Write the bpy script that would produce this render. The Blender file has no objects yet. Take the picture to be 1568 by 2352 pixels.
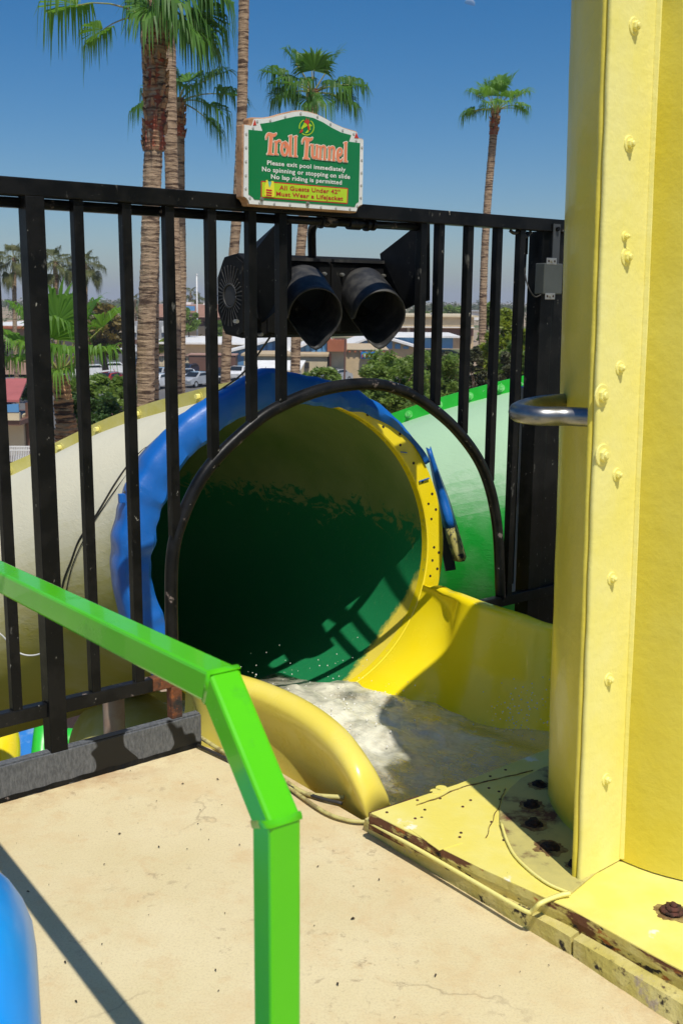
import bpy, bmesh, math, random
from mathutils import Vector, Matrix, noise as mnoise
R = math.radians
V = Vector
random.seed(7)
scn = bpy.context.scene
COL = scn.collection

# ------------------------------------------------------------------ camera
CH, PITCH, ROLL, FPX = 1.5, R(11.1), R(0.45), 2480.0      # eye height, look-down, roll, focal length for a 1568 px wide frame
cam_d = bpy.data.cameras.new("camera"); cam = bpy.data.objects.new("camera", cam_d); COL.objects.link(cam)
cam_d.sensor_fit = 'VERTICAL'; cam_d.sensor_height = 36.0; cam_d.lens = FPX / 2352 * 36.0
cam_d.clip_start = 0.05; cam_d.clip_end = 20000
cam.matrix_world = Matrix.Translation((0, 0, CH)) @ Matrix.Rotation(math.pi / 2 - PITCH, 4, 'X') @ Matrix.Rotation(ROLL, 4, 'Z')
cam_d.dof.use_dof = True; cam_d.dof.focus_distance = 4.3; cam_d.dof.aperture_fstop = 11.0
scn.camera = cam

# ------------------------------------------------------------------ sky, sun, exposure
SUN_EL = R(62); SUN_H = V((0.318, -0.948, 0)).normalized()
SUN_DIR = SUN_H * math.cos(SUN_EL) + V((0, 0, math.sin(SUN_EL)))
world = bpy.data.worlds.new("World"); scn.world = world; world.use_nodes = True
wt = world.node_tree; wt.nodes.clear()
sky = wt.nodes.new("ShaderNodeTexSky"); sky.sky_type = 'NISHITA'; sky.sun_disc = False
sky.sun_elevation = SUN_EL; sky.sun_rotation = math.atan2(SUN_H.x, SUN_H.y)
sky.altitude = 800; sky.air_density = 1.0; sky.dust_density = 1.6; sky.ozone_density = 4.5
bg = wt.nodes.new("ShaderNodeBackground"); bg.inputs[1].default_value = 0.09
wo = wt.nodes.new("ShaderNodeOutputWorld")
hs = wt.nodes.new("ShaderNodeHueSaturation"); hs.inputs["Saturation"].default_value = 1.40
wt.links.new(sky.outputs[0], hs.inputs["Color"]); wt.links.new(hs.outputs[0], bg.inputs[0]); wt.links.new(bg.outputs[0], wo.inputs[0])
sun_d = bpy.data.lights.new("sun", 'SUN'); sun_d.energy = 4.2; sun_d.angle = R(0.53); sun_d.color = (1.0, 0.95, 0.86)
sun = bpy.data.objects.new("sun", sun_d); COL.objects.link(sun)
sun.rotation_euler = SUN_DIR.to_track_quat('Z', 'Y').to_euler(); sun.location = (3, -8, 20)
scn.view_settings.view_transform = 'Standard'; scn.view_settings.look = 'None'
scn.view_settings.exposure = 0.0; scn.view_settings.gamma = 1.0
scn.cycles.use_denoising = True
scn.cycles.max_bounces = 10; scn.cycles.diffuse_bounces = 7; scn.cycles.transparent_max_bounces = 16
scn.cycles.sample_clamp_indirect = 6.0

# ------------------------------------------------------------------ measuring helpers: a sight line meets a plane of the place
def ray(x, y):
    u = (x - 784) / FPX; v = -(y - 1176) / FPX
    c, s = math.cos(ROLL), math.sin(ROLL)
    a = u * c - v * s; b = u * s + v * c
    return V((a, math.cos(PITCH) + b * math.sin(PITCH), -math.sin(PITCH) + b * math.cos(PITCH)))
EYE = V((0, 0, CH))
def at_z(x, y, z): d = ray(x, y); return EYE + d * ((z - CH) / d.z)
def at_d(x, y, dist): d = ray(x, y); return EYE + d * (dist / d.y)
def at_p(x, y, P, N): d = ray(x, y); return EYE + d * ((P - EYE).dot(N) / d.dot(N))
def px_size(px, dist): return px * dist / FPX
# the fence runs along FU from FA; FN looks towards the deck
FA = V((-0.955, 3.119, 0)); FU = V((0.782, 0.623, 0)).normalized(); FN = V((FU.y, -FU.x, 0)); UP = V((0, 0, 1))
def fs(s, z, o=0.0): return FA + FU * s + FN * o + UP * z
def fsp(x, y, o=0.0):
    p = at_p(x, y, FA + FN * o, FN) - FA
    return p.dot(FU), p.z

# ------------------------------------------------------------------ materials
def nodes(name):
    m = bpy.data.materials.new(name); m.use_nodes = True
    t = m.node_tree; b = t.nodes["Principled BSDF"]
    return m, t, b
def ramp(t, fac, stops):
    r = t.nodes.new("ShaderNodeValToRGB"); e = r.color_ramp.elements
    while len(e) > 1: e.remove(e[-1])
    e[0].position, e[0].color = stops[0][0], stops[0][1]
    for p, c in stops[1:]:
        k = e.new(p); k.color = c
    t.links.new(fac, r.inputs[0]); return r.outputs[0]
def c4(c): return (c[0], c[1], c[2], 1)
def g4(v): return (v, v, v, 1)
def coords(t): return t.nodes.new("ShaderNodeTexCoord").outputs["Object"]
def mapping(t, vec, scale=(1, 1, 1), rot=(0, 0, 0), loc=(0, 0, 0)):
    m = t.nodes.new("ShaderNodeMapping"); m.inputs["Scale"].default_value = scale; m.inputs["Rotation"].default_value = rot; m.inputs["Location"].default_value = loc
    t.links.new(vec, m.inputs["Vector"]); return m.outputs[0]
def noise(t, vec, scale, detail=4, rough=0.55, dist=0.0):
    n = t.nodes.new("ShaderNodeTexNoise"); n.inputs["Scale"].default_value = scale; n.inputs["Detail"].default_value = detail
    n.inputs["Roughness"].default_value = rough; n.inputs["Distortion"].default_value = dist
    t.links.new(vec, n.inputs["Vector"]); return n.outputs["Fac"]
def mix(t, fac, a, b):
    m = t.nodes.new("ShaderNodeMix"); m.data_type = 'RGBA'
    for i, v in ((6, a), (7, b)):
        if isinstance(v, tuple): m.inputs[i].default_value = c4(v)
        else: t.links.new(v, m.inputs[i])
    if isinstance(fac, float): m.inputs[0].default_value = fac
    else: t.links.new(fac, m.inputs[0])
    return m.outputs[2]
def mathn(t, op, a, b=None, clamp=False):
    m = t.nodes.new("ShaderNodeMath"); m.operation = op; m.use_clamp = clamp
    for i, v in ((0, a), (1, b)):
        if v is None: continue
        if isinstance(v, (int, float)): m.inputs[i].default_value = v
        else: t.links.new(v, m.inputs[i])
    return m.outputs[0]
def bump(t, b, h, strength=0.3, dist=0.01, prev=None):
    n = t.nodes.new("ShaderNodeBump"); n.inputs["Strength"].default_value = strength; n.inputs["Distance"].default_value = dist
    t.links.new(h, n.inputs["Height"])
    if prev is not None: t.links.new(prev, n.inputs["Normal"])
    t.links.new(n.outputs[0], b.inputs["Normal"]); return n.outputs[0]
def paint(name, c1, c2=None, rough=0.4, metal=0.0, nscale=6, lo=0.4, hi=0.65, bscale=60, bstr=0.15, bdist=0.003, layers=(), coat=0.0, stretch=(1, 1, 1), spec=0.5):
    """colour c1 drifting into c2, plus layers (colour, noise scale, lo, hi, stretch) of dirt, chips or rust"""
    m, t, b = nodes(name); co = coords(t)
    col = None
    if c2 is None: c2 = tuple(x * 0.85 for x in c1)
    f = ramp(t, noise(t, mapping(t, co, stretch), nscale, 5, 0.6), [(lo, g4(0)), (hi, g4(1))])
    col = mix(t, f, c1, c2)
    rr = None
    for (lc, ls, l0, l1, st) in layers:
        f = ramp(t, noise(t, mapping(t, co, st), ls, 8, 0.65), [(l0, g4(0)), (l1, g4(1))])
        col = mix(t, f, col, lc)
        fr = mathn(t, 'MULTIPLY', f, 0.35)
        rr = fr if rr is None else mathn(t, 'MAXIMUM', rr, fr)
    t.links.new(col, b.inputs["Base Color"])
    b.inputs["Metallic"].default_value = metal
    rn = mathn(t, 'MULTIPLY_ADD', noise(t, co, nscale * 3, 3), 0.2); rn.node.inputs[2].default_value = rough - 0.1
    if rr is not None: rn = mathn(t, 'ADD', rn, rr, True)
    t.links.new(rn, b.inputs["Roughness"])
    b.inputs["Coat Weight"].default_value = coat; b.inputs["Specular IOR Level"].default_value = spec
    if bstr: bump(t, b, noise(t, co, bscale, 4, 0.6), bstr, bdist)
    return m
O1 = (1, 1, 1)
M = {}
M['black_steel'] = paint('black_steel', (0.004, 0.0045, 0.005), (0.009, 0.009, 0.009), 0.42, 0, 9, 0.45, 0.55, 90, 0.25, 0.002,
    [((0.10, 0.098, 0.088), 20, 0.64, 0.70, (1, 1, 0.4)), ((0.30, 0.29, 0.25), 60, 0.668, 0.70, (1, 1, 0.5))], spec=0.17)
M['black_chipped'] = paint('black_chipped', (0.006, 0.0065, 0.007), (0.013, 0.013, 0.013), 0.36, 0, 8, 0.45, 0.55, 90, 0.25, 0.002,
    [((0.20, 0.16, 0.14), 14, 0.62, 0.66, (1, 1, 1)), ((0.45, 0.42, 0.37), 42, 0.67, 0.71, (1, 1, 1))], spec=0.17)
M['rusty_steel'] = paint('rusty_steel', (0.02, 0.02, 0.02), (0.16, 0.055, 0.02), 0.8, 0, 16, 0.38, 0.55, 90, 0.7, 0.006,
    [((0.36, 0.11, 0.03), 30, 0.56, 0.64, O1), ((0.3, 0.3, 0.29), 50, 0.66, 0.7, O1)])
M['kick_rim'] = paint('kick_rim', (0.022, 0.022, 0.023), (0.085, 0.09, 0.095), 0.42, 0, 5.5, 0.50, 0.53, 70, 0.25, 0.002,
    [((0.26, 0.27, 0.28), 120, 0.62, 0.70, O1)])
def kick():
    m, t, b = nodes('kick_steel2'); co = coords(t); sz = t.nodes.new("ShaderNodeSeparateXYZ"); t.links.new(co, sz.inputs[0])
    e = mathn(t, 'ADD', mathn(t, 'MULTIPLY', mathn(t, 'SUBTRACT', sz.outputs[2], 0.058), 16.0), mathn(t, 'MULTIPLY', mathn(t, 'SUBTRACT', noise(t, co, 5.0, 2.5, 0.45, 0.3), 0.47), 9.0))
    f = mathn(t, 'DIVIDE', e, 0.12, True)
    dull = mix(t, ramp(t, noise(t, mapping(t, co, (1, 1, .35)), 130, 5, .7), [(.4, g4(0)), (.7, g4(1))]), (0.085, 0.09, 0.095), (0.17, 0.175, 0.18))
    t.links.new(mix(t, f, (0.013, 0.013, 0.012), dull), b.inputs["Base Color"])
    r = mathn(t, 'MULTIPLY_ADD', f, 0.25); r.node.inputs[2].default_value = 0.38; t.links.new(r, b.inputs["Roughness"]); b.inputs["Specular IOR Level"].default_value = .25
    bump(t, b, noise(t, co, 90, 4), .2, .002)
    return m
M['kick_steel'] = kick()
M['signal_black'] = paint('signal_black', (0.006, 0.0065, 0.007), (0.011, 0.011, 0.011), 0.65, 0, 10, 0.4, 0.7, 180, 0.25, 0.002, [((0.10, 0.095, 0.08), 25, 0.62, 0.75, O1)], spec=0.17)
M['visor'] = paint('visor', (0.018, 0.0185, 0.019), (0.055, 0.053, 0.048), 0.6, 0, 20, 0.45, 0.62, 200, 0.25, 0.002, [((0.12, 0.11, 0.085), 35, 0.68, 0.75, O1)])
M['metal'] = paint('metal', (0.45, 0.44, 0.4), None, 0.4, 0.8, 30)
M['rivet'] = paint('rivet', (.42, .43, .42), (.5, .5, .5), .5, 0, 30)
M['chrome'] = paint('chrome', (0.34, 0.34, 0.33), (0.24, 0.24, 0.24), 0.36, 1.0, 14, 0.4, 0.6, 120, 0.05, 0.001)
M['rust'] = paint('rust', (0.12, 0.04, 0.025), (0.03, 0.015, 0.01), 0.9, 0, 40, 0.4, 0.6, 80, 0.8, 0.01)
M['stain'] = paint('stain', (0.16, 0.085, 0.03), (0.34, 0.25, 0.08), 0.85, 0, 45, 0.42, 0.6, 80, .5, .004)
M['dark_rust_shade'] = paint('dark_rust_shade', (0.018, 0.012, 0.008), (0.05, 0.02, 0.012), 0.9, 0, 60, 0.4, 0.65, 80, 0.8, 0.01)
M['grey_box'] = paint('grey_box', (0.07, 0.08, 0.075), (0.055, 0.06, 0.055), 0.55, 0, 8)  # grey darkened, the shade on the box is put into its colour
M['pale_post'] = paint('pale_post', (0.45, 0.46, 0.44), (0.36, 0.37, 0.35), 0.5, 0, 5, layers=[((0.2, 0.1, 0.05), 9, 0.66, 0.75, (1, 1, 0.3))])
M['yellow'] = paint('yellow', (0.70, 0.575, 0.05), (0.73, 0.63, 0.10), 0.38, 0, 3, 0.35, 0.7, 14, 0.22, 0.02, [((0.74, 0.65, 0.16), 5, 0.62, 0.80, (1, 1, 0.6)), ((0.30, 0.26, 0.10), 160, 0.735, 0.76, O1)], coat=0.15)
M['yellow_cream'] = paint('yellow_cream', (0.86, 0.77, 0.20), (0.87, 0.80, 0.30), 0.42, 0, 5, 0.35, 0.7, 38, 0.35, 0.006, [((0.25, 0.2, 0.06), 130, 0.735, 0.76, O1)])
M['trough_yellow'] = paint('trough_yellow', (0.95, 0.735, 0.008), (0.95, 0.77, 0.03), 0.25, 0, 3, 0.4, 0.75, 10, 0.06, 0.01, [((0.05, 0.035, 0.01), 60, 0.745, 0.76, O1)], coat=0.3)
M['lip_yellow'] = paint('lip_yellow', (0.86, 0.70, 0.10), (0.86, 0.73, 0.17), 0.3, 0, 5, 0.4, 0.7, 10, 0.04, 0.01, [((0.2, 0.15, 0.03), 120, 0.74, 0.76, O1)], coat=0.25)
M['plate_yellow'] = paint('plate_yellow', (0.80, 0.69, 0.14), (0.82, 0.74, 0.24), 0.5, 0, 6, 0.4, 0.7, 50, 0.3, 0.004,
    [((0.88, 0.84, 0.62), 9, 0.64, 0.69, O1), ((0.06, 0.035, 0.015), 16, 0.705, 0.74, O1), ((0.10, 0.05, 0.02), 95, 0.725, 0.745, O1)])
M['plate_edge'] = paint('plate_edge', (0.52, 0.42, 0.10), (0.60, 0.52, 0.18), 0.6, 0, 12, 0.4, 0.7, 50, 0.5, 0.006,
    [((0.13, 0.05, 0.018), 6, 0.51, 0.57, (1, 1, 3)), ((0.34, 0.11, 0.02), 14, 0.60, 0.65, (1, 1, 2)), ((0.018, 0.013, 0.008), 11, 0.585, 0.62, (1, 1, 2))])
M['curb_yellow'] = paint('curb_yellow', (0.52, 0.44, 0.11), (0.60, 0.52, 0.20), 0.7, 0, 9, 0.4, 0.6, 40, 0.6, 0.008,
    [((0.42, 0.34, 0.24), 7, 0.62, 0.66, O1), ((0.10, 0.06, 0.03), 18, 0.60, 0.66, (1, 1, 2)), ((0.03, 0.022, 0.016), 12, 0.60, 0.645, O1)])
M['green_rail'] = paint('green_rail', (0.085, 0.56, 0.002), (0.10, 0.60, 0.002), 0.22, 0, 3, 0.4, 0.7, 6, 0.06, 0.01, coat=0.3, spec=0.35, layers=[((0.04, 0.36, 0.004), 7, 0.58, 0.75, O1), ((0.30, 0.62, 0.10), 70, 0.735, 0.75, O1)])
M['blue_vinyl'] = paint('blue_vinyl', (0.006, 0.12, 0.46), (0.010, 0.14, 0.52), 0.42, 0, 8, 0.4, 0.7, 22, 0.25, 0.008, [((0.35, 0.45, 0.6), 30, 0.69, 0.74, (1, 1, 0.5))])
M['blue_gloss'] = paint('blue_gloss', (0.002, 0.29, 0.88), (0.004, 0.32, 0.88), 0.35, 0, 2, 0.4, 0.7, 5, 0.05, 0.01, coat=0.1)
M['blue_slide'] = paint('blue_slide', (0.03, 0.2, 0.62), (0.3, 0.45, 0.65), 0.4, 0, 4, 0.5, 0.7)
M['green_slide'] = paint('green_slide', (0.03, 0.55, 0.05), None, 0.35)
M['green_bolt'] = paint('green_bolt', (0.12, 0.62, 0.12), (0.3, 0.7, 0.28), 0.4, 0, 30)
M['white'] = paint('white', (0.8, 0.8, 0.78), None, 0.5)
M['cable'] = paint('cable', (0.03, 0.028, 0.025), None, 0.6)
M['cable_pale'] = paint('cable_pale', (0.55, 0.55, 0.52), None, 0.5)
M['cable_yellow'] = paint('cable_yellow', (0.56, 0.50, 0.18), (0.30, 0.24, 0.10), 0.6, 0, 30, 0.45, 0.6)
M['pipe_tan'] = paint('pipe_tan', (0.36, 0.24, 0.18), (0.42, 0.34, 0.26), 0.5, 0, 10)
M['seam'] = paint('seam', (0.10, 0.055, 0.02), (0.36, 0.28, 0.07), 0.9, 0, 40)

def frp(name, top, low, zc, zr, nsc=7, under=None):
    """sun-bleached fibreglass: pale on what has faced the sky for years, strong colour below"""
    m, t, b = nodes(name); co = coords(t)
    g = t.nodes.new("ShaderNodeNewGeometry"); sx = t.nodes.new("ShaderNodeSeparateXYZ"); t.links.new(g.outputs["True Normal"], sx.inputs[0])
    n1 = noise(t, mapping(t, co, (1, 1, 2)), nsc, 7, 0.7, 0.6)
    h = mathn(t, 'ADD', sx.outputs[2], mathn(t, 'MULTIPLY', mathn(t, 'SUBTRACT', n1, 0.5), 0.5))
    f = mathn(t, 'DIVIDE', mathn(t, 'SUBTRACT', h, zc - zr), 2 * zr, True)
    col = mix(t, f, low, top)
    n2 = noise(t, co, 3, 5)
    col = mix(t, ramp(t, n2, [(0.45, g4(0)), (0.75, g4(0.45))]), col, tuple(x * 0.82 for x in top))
    t.links.new(col, b.inputs["Base Color"])
    b.inputs["Roughness"].default_value = 0.5
    bump(t, b, noise(t, mapping(t, co, (1, 1, 3)), 22, 5, 0.7, 1.0), 0.25, 0.01)
    return m
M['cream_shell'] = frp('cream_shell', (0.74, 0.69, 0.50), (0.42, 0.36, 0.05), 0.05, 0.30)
M['olive_flange'] = paint('olive_flange', (0.52, 0.47, 0.11), (0.58, 0.54, 0.22), 0.6, 0, 9, 0.4, 0.7, 60, 0.3, 0.004)
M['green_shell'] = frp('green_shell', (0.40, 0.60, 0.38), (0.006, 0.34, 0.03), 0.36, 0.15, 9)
M['green_flange'] = paint('green_flange', (0.015, 0.48, 0.03), (0.03, 0.55, 0.05), 0.45, 0, 9, 0.4, 0.7, 60, 0.3, 0.004, [((0.5, 0.68, 0.48), 38, 0.66, 0.70, O1)])

def concrete():
    m, t, b = nodes('deck_concrete'); co = coords(t)
    n1 = noise(t, co, 1.7, 6, 0.6); n2 = noise(t, co, 9, 8, 0.7, 0.4); n3 = noise(t, co, 60, 4, 0.7)
    col = mix(t, ramp(t, n1, [(0.35, g4(0)), (0.7, g4(1))]), (0.66, 0.555, 0.31), (0.74, 0.64, 0.395))
    col = mix(t, ramp(t, n2, [(0.54, g4(0)), (0.72, g4(0.55))]), col, (0.60, 0.40, 0.19))
    n4 = noise(t, mapping(t, co, O1, (0, 0, 0), (4, 1, 0)), 2.3, 5, 0.6); n5 = noise(t, co, 26, 7, 0.75)
    sp = mathn(t, 'MULTIPLY', ramp(t, n4, [(0.46, g4(0)), (0.62, g4(1))]), ramp(t, n5, [(0.56, g4(0)), (0.63, g4(0.6))]))
    col = mix(t, sp, col, (0.28, 0.20, 0.12))
    vo = t.nodes.new("ShaderNodeTexVoronoi"); vo.feature = 'DISTANCE_TO_EDGE'; vo.inputs["Scale"].default_value = 1.25
    nd = t.nodes.new("ShaderNodeTexNoise"); nd.inputs["Scale"].default_value = 5; nd.inputs["Detail"].default_value = 6; t.links.new(co, nd.inputs["Vector"])
    vm = t.nodes.new("ShaderNodeVectorMath"); vm.operation = 'MULTIPLY_ADD'; vm.inputs[1].default_value = (0.35, 0.35, 0.35)
    t.links.new(nd.outputs["Color"], vm.inputs[0]); t.links.new(co, vm.inputs[2]); t.links.new(vm.outputs[0], vo.inputs["Vector"])
    cr = mathn(t, 'MULTIPLY', ramp(t, vo.outputs["Distance"], [(0.0, g4(1)), (0.007, g4(0))]), ramp(t, noise(t, co, 1.3, 2), [(0.52, g4(0)), (0.6, g4(0.5))]))
    col = mix(t, cr, col, (0.22, 0.15, 0.09))
    spk = ramp(t, n3, [(0.70, g4(0)), (0.74, g4(0.5))]); col = mix(t, spk, col, (0.33, 0.22, 0.12))
    for (P_, N_, wd, cc_) in ((FA + FN * .03, FN, .13, (0.40, 0.22, 0.10)), (V((.091, 2.912, 0)), V((-.80, -.59, 0)).normalized(), .09, (0.46, 0.29, 0.12))):
        dv = t.nodes.new("ShaderNodeVectorMath"); dv.operation = 'DOT_PRODUCT'; dv.inputs[1].default_value = tuple(N_); t.links.new(co, dv.inputs[0])
        ds = mathn(t, 'SUBTRACT', dv.outputs["Value"], P_.dot(N_))
        st_ = mathn(t, 'MULTIPLY', mathn(t, 'SUBTRACT', 1.0, mathn(t, 'DIVIDE', ds, wd, True)), ramp(t, noise(t, co, 7, 8, .75), [(.42, g4(0)), (.66, g4(.85))]))
        col = mix(t, st_, col, cc_)
    gr = noise(t, co, 170, 3, 0.8); col = mix(t, ramp(t, gr, [(0.35, g4(0.30)), (0.52, g4(0))]), col, (0.40, 0.30, 0.17))
    pk = ramp(t, noise(t, mapping(t, co, O1, (0, 0, 0), (9, 3, 0)), 3.2, 6, 0.7), [(0.50, g4(0)), (0.66, g4(0.5))]); col = mix(t, pk, col, (0.62, 0.45, 0.23))
    t.links.new(col, b.inputs["Base Color"]); b.inputs["Roughness"].default_value = 0.85
    p = bump(t, b, gr, 0.35, 0.002); p = bump(t, b, n3, 0.25, 0.003, p); bump(t, b, n2, 0.2, 0.01, p)
    return m
M['concrete'] = concrete()
M['pit'] = paint('pit', (0.07, 0.06, 0.045), (0.12, 0.10, 0.07), 0.9, 0, 6, 0.4, 0.6, 30, 0.6, 0.02, [((0.03, 0.03, 0.03), 9, 0.55, 0.62, O1)])
M['asphalt'] = paint('asphalt', (0.055, 0.055, 0.055), (0.085, 0.083, 0.08), 0.9, 0, 0.05, 0.35, 0.7, 3, 0.1, 0.02)
M['desert'] = paint('desert', (0.40, 0.28, 0.19), (0.30, 0.24, 0.16), 0.95, 0, 0.02, 0.4, 0.6, 2, 0.2, 0.05, [((0.10, 0.12, 0.04), 0.015, 0.52, 0.58, O1)])
M['paving'] = paint('paving', (0.48, 0.40, 0.32), None, 0.9, 0, 0.2)
M['lot'] = paint('lot', (0.11, 0.105, 0.10), (0.14, 0.135, 0.125), 0.9, 0, 0.1)
def flat(name, c, rough=0.6, **k): M[name] = paint(name, c, None, rough, 0, 1.2, 0.4, 0.7, 8, 0.05, 0.01, **k)
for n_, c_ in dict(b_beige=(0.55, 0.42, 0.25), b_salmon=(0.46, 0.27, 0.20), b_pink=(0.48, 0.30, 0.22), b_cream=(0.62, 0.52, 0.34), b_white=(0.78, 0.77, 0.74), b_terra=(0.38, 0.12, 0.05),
                   b_blue=(0.08, 0.22, 0.42), b_brown=(0.16, 0.08, 0.055), b_dark=(0.03, 0.028, 0.028), b_grey=(0.36, 0.36, 0.36), red_roof=(0.42, 0.12, 0.11), b_blueroof=(0.10, 0.28, 0.52),
                   s_blue=(0.01, 0.20, 0.55), s_red=(0.6, 0.03, 0.04), s_green=(0.1, 0.45, 0.05), teal=(0.02, 0.30, 0.14), mountain=(0.30, 0.33, 0.38), boulder=(0.42, 0.28, 0.17)).items(): flat(n_, c_)
def car_mat(name, c): M[name] = paint(name, c, None, 0.25, 0.0, 2, coat=0.8, bstr=0)
for n_, c_ in dict(car_white=(0.8, 0.8, 0.8), car_silver=(0.4, 0.42, 0.44), car_navy=(0.02, 0.035, 0.07), car_black=(0.015, 0.015, 0.015), car_red=(0.4, 0.02, 0.02), car_tan=(0.36, 0.28, 0.2)).items(): car_mat(n_, c_)
m_, t_, b_ = nodes('glass'); b_.inputs["Base Color"].default_value = (0.015, 0.02, 0.025, 1); b_.inputs["Roughness"].default_value = 0.08; M['glass'] = m_
M['tyre'] = paint('tyre', (0.015, 0.015, 0.015), None, 0.85)

def leaf(name, c1, c2, trans=0.35, rough=0.45, scale=3.0):
    m, t, b = nodes(name); co = coords(t)
    g = t.nodes.new("ShaderNodeNewGeometry")
    f = ramp(t, noise(t, co, scale, 3), [(0.3, g4(0)), (0.7, g4(1))])
    f2 = mathn(t, 'ADD', mathn(t, 'MULTIPLY', f, 0.5), mathn(t, 'MULTIPLY', g.outputs["Random Per Island"], 0.5))
    col = mix(t, f2, c1, c2); t.links.new(col, b.inputs["Base Color"]); b.inputs["Roughness"].default_value = rough
    tr = t.nodes.new("ShaderNodeBsdfTranslucent")
    col2 = mix(t, 0.5, col, tuple(min(1, x * 2.2) for x in c2)); t.links.new(col2, tr.inputs[0])
    ms = t.nodes.new("ShaderNodeMixShader"); ms.inputs[0].default_value = trans
    out = t.nodes["Material Output"]; t.links.new(b.outputs[0], ms.inputs[1]); t.links.new(tr.outputs[0], ms.inputs[2]); t.links.new(ms.outputs[0], out.inputs[0])
    return m
M['palm_leaf'] = leaf('palm_leaf', (0.028, 0.10, 0.016), (0.11, 0.25, 0.028), 0.35, 0.55, 1.5)
M['palm_leaf_bright'] = leaf('palm_leaf_bright', (0.07, 0.18, 0.02), (0.16, 0.32, 0.03), 0.42, 0.55, 1.5)
M['palm_leaf_far'] = leaf('palm_leaf_far', (0.05, 0.085, 0.025), (0.16, 0.15, 0.05), 0.3, 0.5, 1.0)
M['petiole'] = paint('petiole', (0.22, 0.26, 0.06), (0.3, 0.26, 0.1), 0.5, 0, 3)
M['leaf_green'] = leaf('leaf_green', (0.06, 0.125, 0.02), (0.22, 0.31, 0.06), 0.4, 0.45, 0.6)
M['leaf_dark'] = leaf('leaf_dark', (0.025, 0.06, 0.015), (0.075, 0.14, 0.03), 0.25, 0.5, 0.6)
M['leaf_olive'] = leaf('leaf_olive', (0.09, 0.075, 0.015), (0.24, 0.17, 0.03), 0.3, 0.5, 0.5)
M['leaf_lime'] = leaf('leaf_lime', (0.09, 0.16, 0.015), (0.30, 0.34, 0.03), 0.35, 0.45, 0.6)
M['leaf_cypress'] = leaf('leaf_cypress', (0.035, 0.045, 0.018), (0.11, 0.11, 0.045), 0.15, 0.6, 0.8)
M['leaf_far'] = leaf('leaf_far', (0.045, 0.07, 0.025), (0.11, 0.13, 0.055), 0.2, 0.6, 0.02)
M['petal'] = leaf('petal', (0.6, 0.03, 0.05), (0.75, 0.55, 0.55), 0.3)
M['petal_white'] = leaf('petal_white', (0.7, 0.7, 0.68), (0.8, 0.8, 0.8), 0.3)
M['bark'] = paint('bark', (0.10, 0.065, 0.04), (0.16, 0.11, 0.07), 0.9, 0, 3, bscale=12, bstr=0.8, bdist=0.05)
def trunk_mat(name, c1, c2, dark, rust=None):
    m, t, b = nodes(name); co = coords(t)
    w = noise(t, mapping(t, co, (2.2, 2.2, 17)), 1.0, 5, 0.65, 0.4)
    f = noise(t, mapping(t, co, (7, 7, 22)), 1.0, 6, 0.7)
    col = mix(t, ramp(t, f, [(0.3, g4(0)), (0.7, g4(1))]), c1, c2)
    col = mix(t, ramp(t, w, [(0.50, g4(0)), (0.60, g4(1))]), col, dark)
    if rust:
        col = mix(t, ramp(t, noise(t, mapping(t, co, (5, 5, 4)), 1.5, 4), [(0.40, g4(0)), (0.55, g4(1))]), col, rust)
    t.links.new(col, b.inputs["Base Color"]); b.inputs["Roughness"].default_value = 0.9
    p = bump(t, b, w, 0.8, 0.05); bump(t, b, f, 0.5, 0.02, p)
    return m
M['palm_trunk'] = trunk_mat('palm_trunk', (0.30, 0.20, 0.12), (0.44, 0.32, 0.21), (0.085, 0.05, 0.032))
M['palm_trunk_boots'] = trunk_mat('palm_trunk_boots', (0.36, 0.17, 0.075), (0.50, 0.31, 0.16), (0.06, 0.03, 0.018))
M['palm_trunk_red'] = trunk_mat('palm_trunk_red', (0.26, 0.13, 0.07), (0.40, 0.25, 0.14), (0.06, 0.03, 0.02), (0.26, 0.06, 0.03))

# ------------------------------------------------------------------ building helpers
def tag(o, label=None, cat=None, group=None, kind=None):
    if label: o["label"] = label
    if cat: o["category"] = cat
    if group: o["group"] = group
    if kind: o["kind"] = kind
    return o
def thing(name, label, cat, loc=(0, 0, 0), group=None):
    o = bpy.data.objects.new(name, None); o.empty_display_size = 0.1; COL.objects.link(o); o.location = loc
    return tag(o, label, cat, group)
def offset_of(p):
    v = V((0, 0, 0))
    while p is not None: v += p.location; p = p.parent
    return v
def mesh_obj(name, verts, faces, mat, parent=None, smooth=False, uvmat=None):
    me = bpy.data.meshes.new(name); me.from_pydata([tuple(v) for v in verts], [], faces); me.update()
    if isinstance(mat, (list, tuple)):
        for m in mat: me.materials.append(m)
        if uvmat: me.polygons.foreach_set('material_index', uvmat)
    else: me.materials.append(mat)
    if smooth: me.polygons.foreach_set('use_smooth', [True] * len(me.polygons))
    o = bpy.data.objects.new(name, me); COL.objects.link(o)
    if parent is not None:
        o.parent = parent; o.location = -offset_of(parent)
    return o
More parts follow.
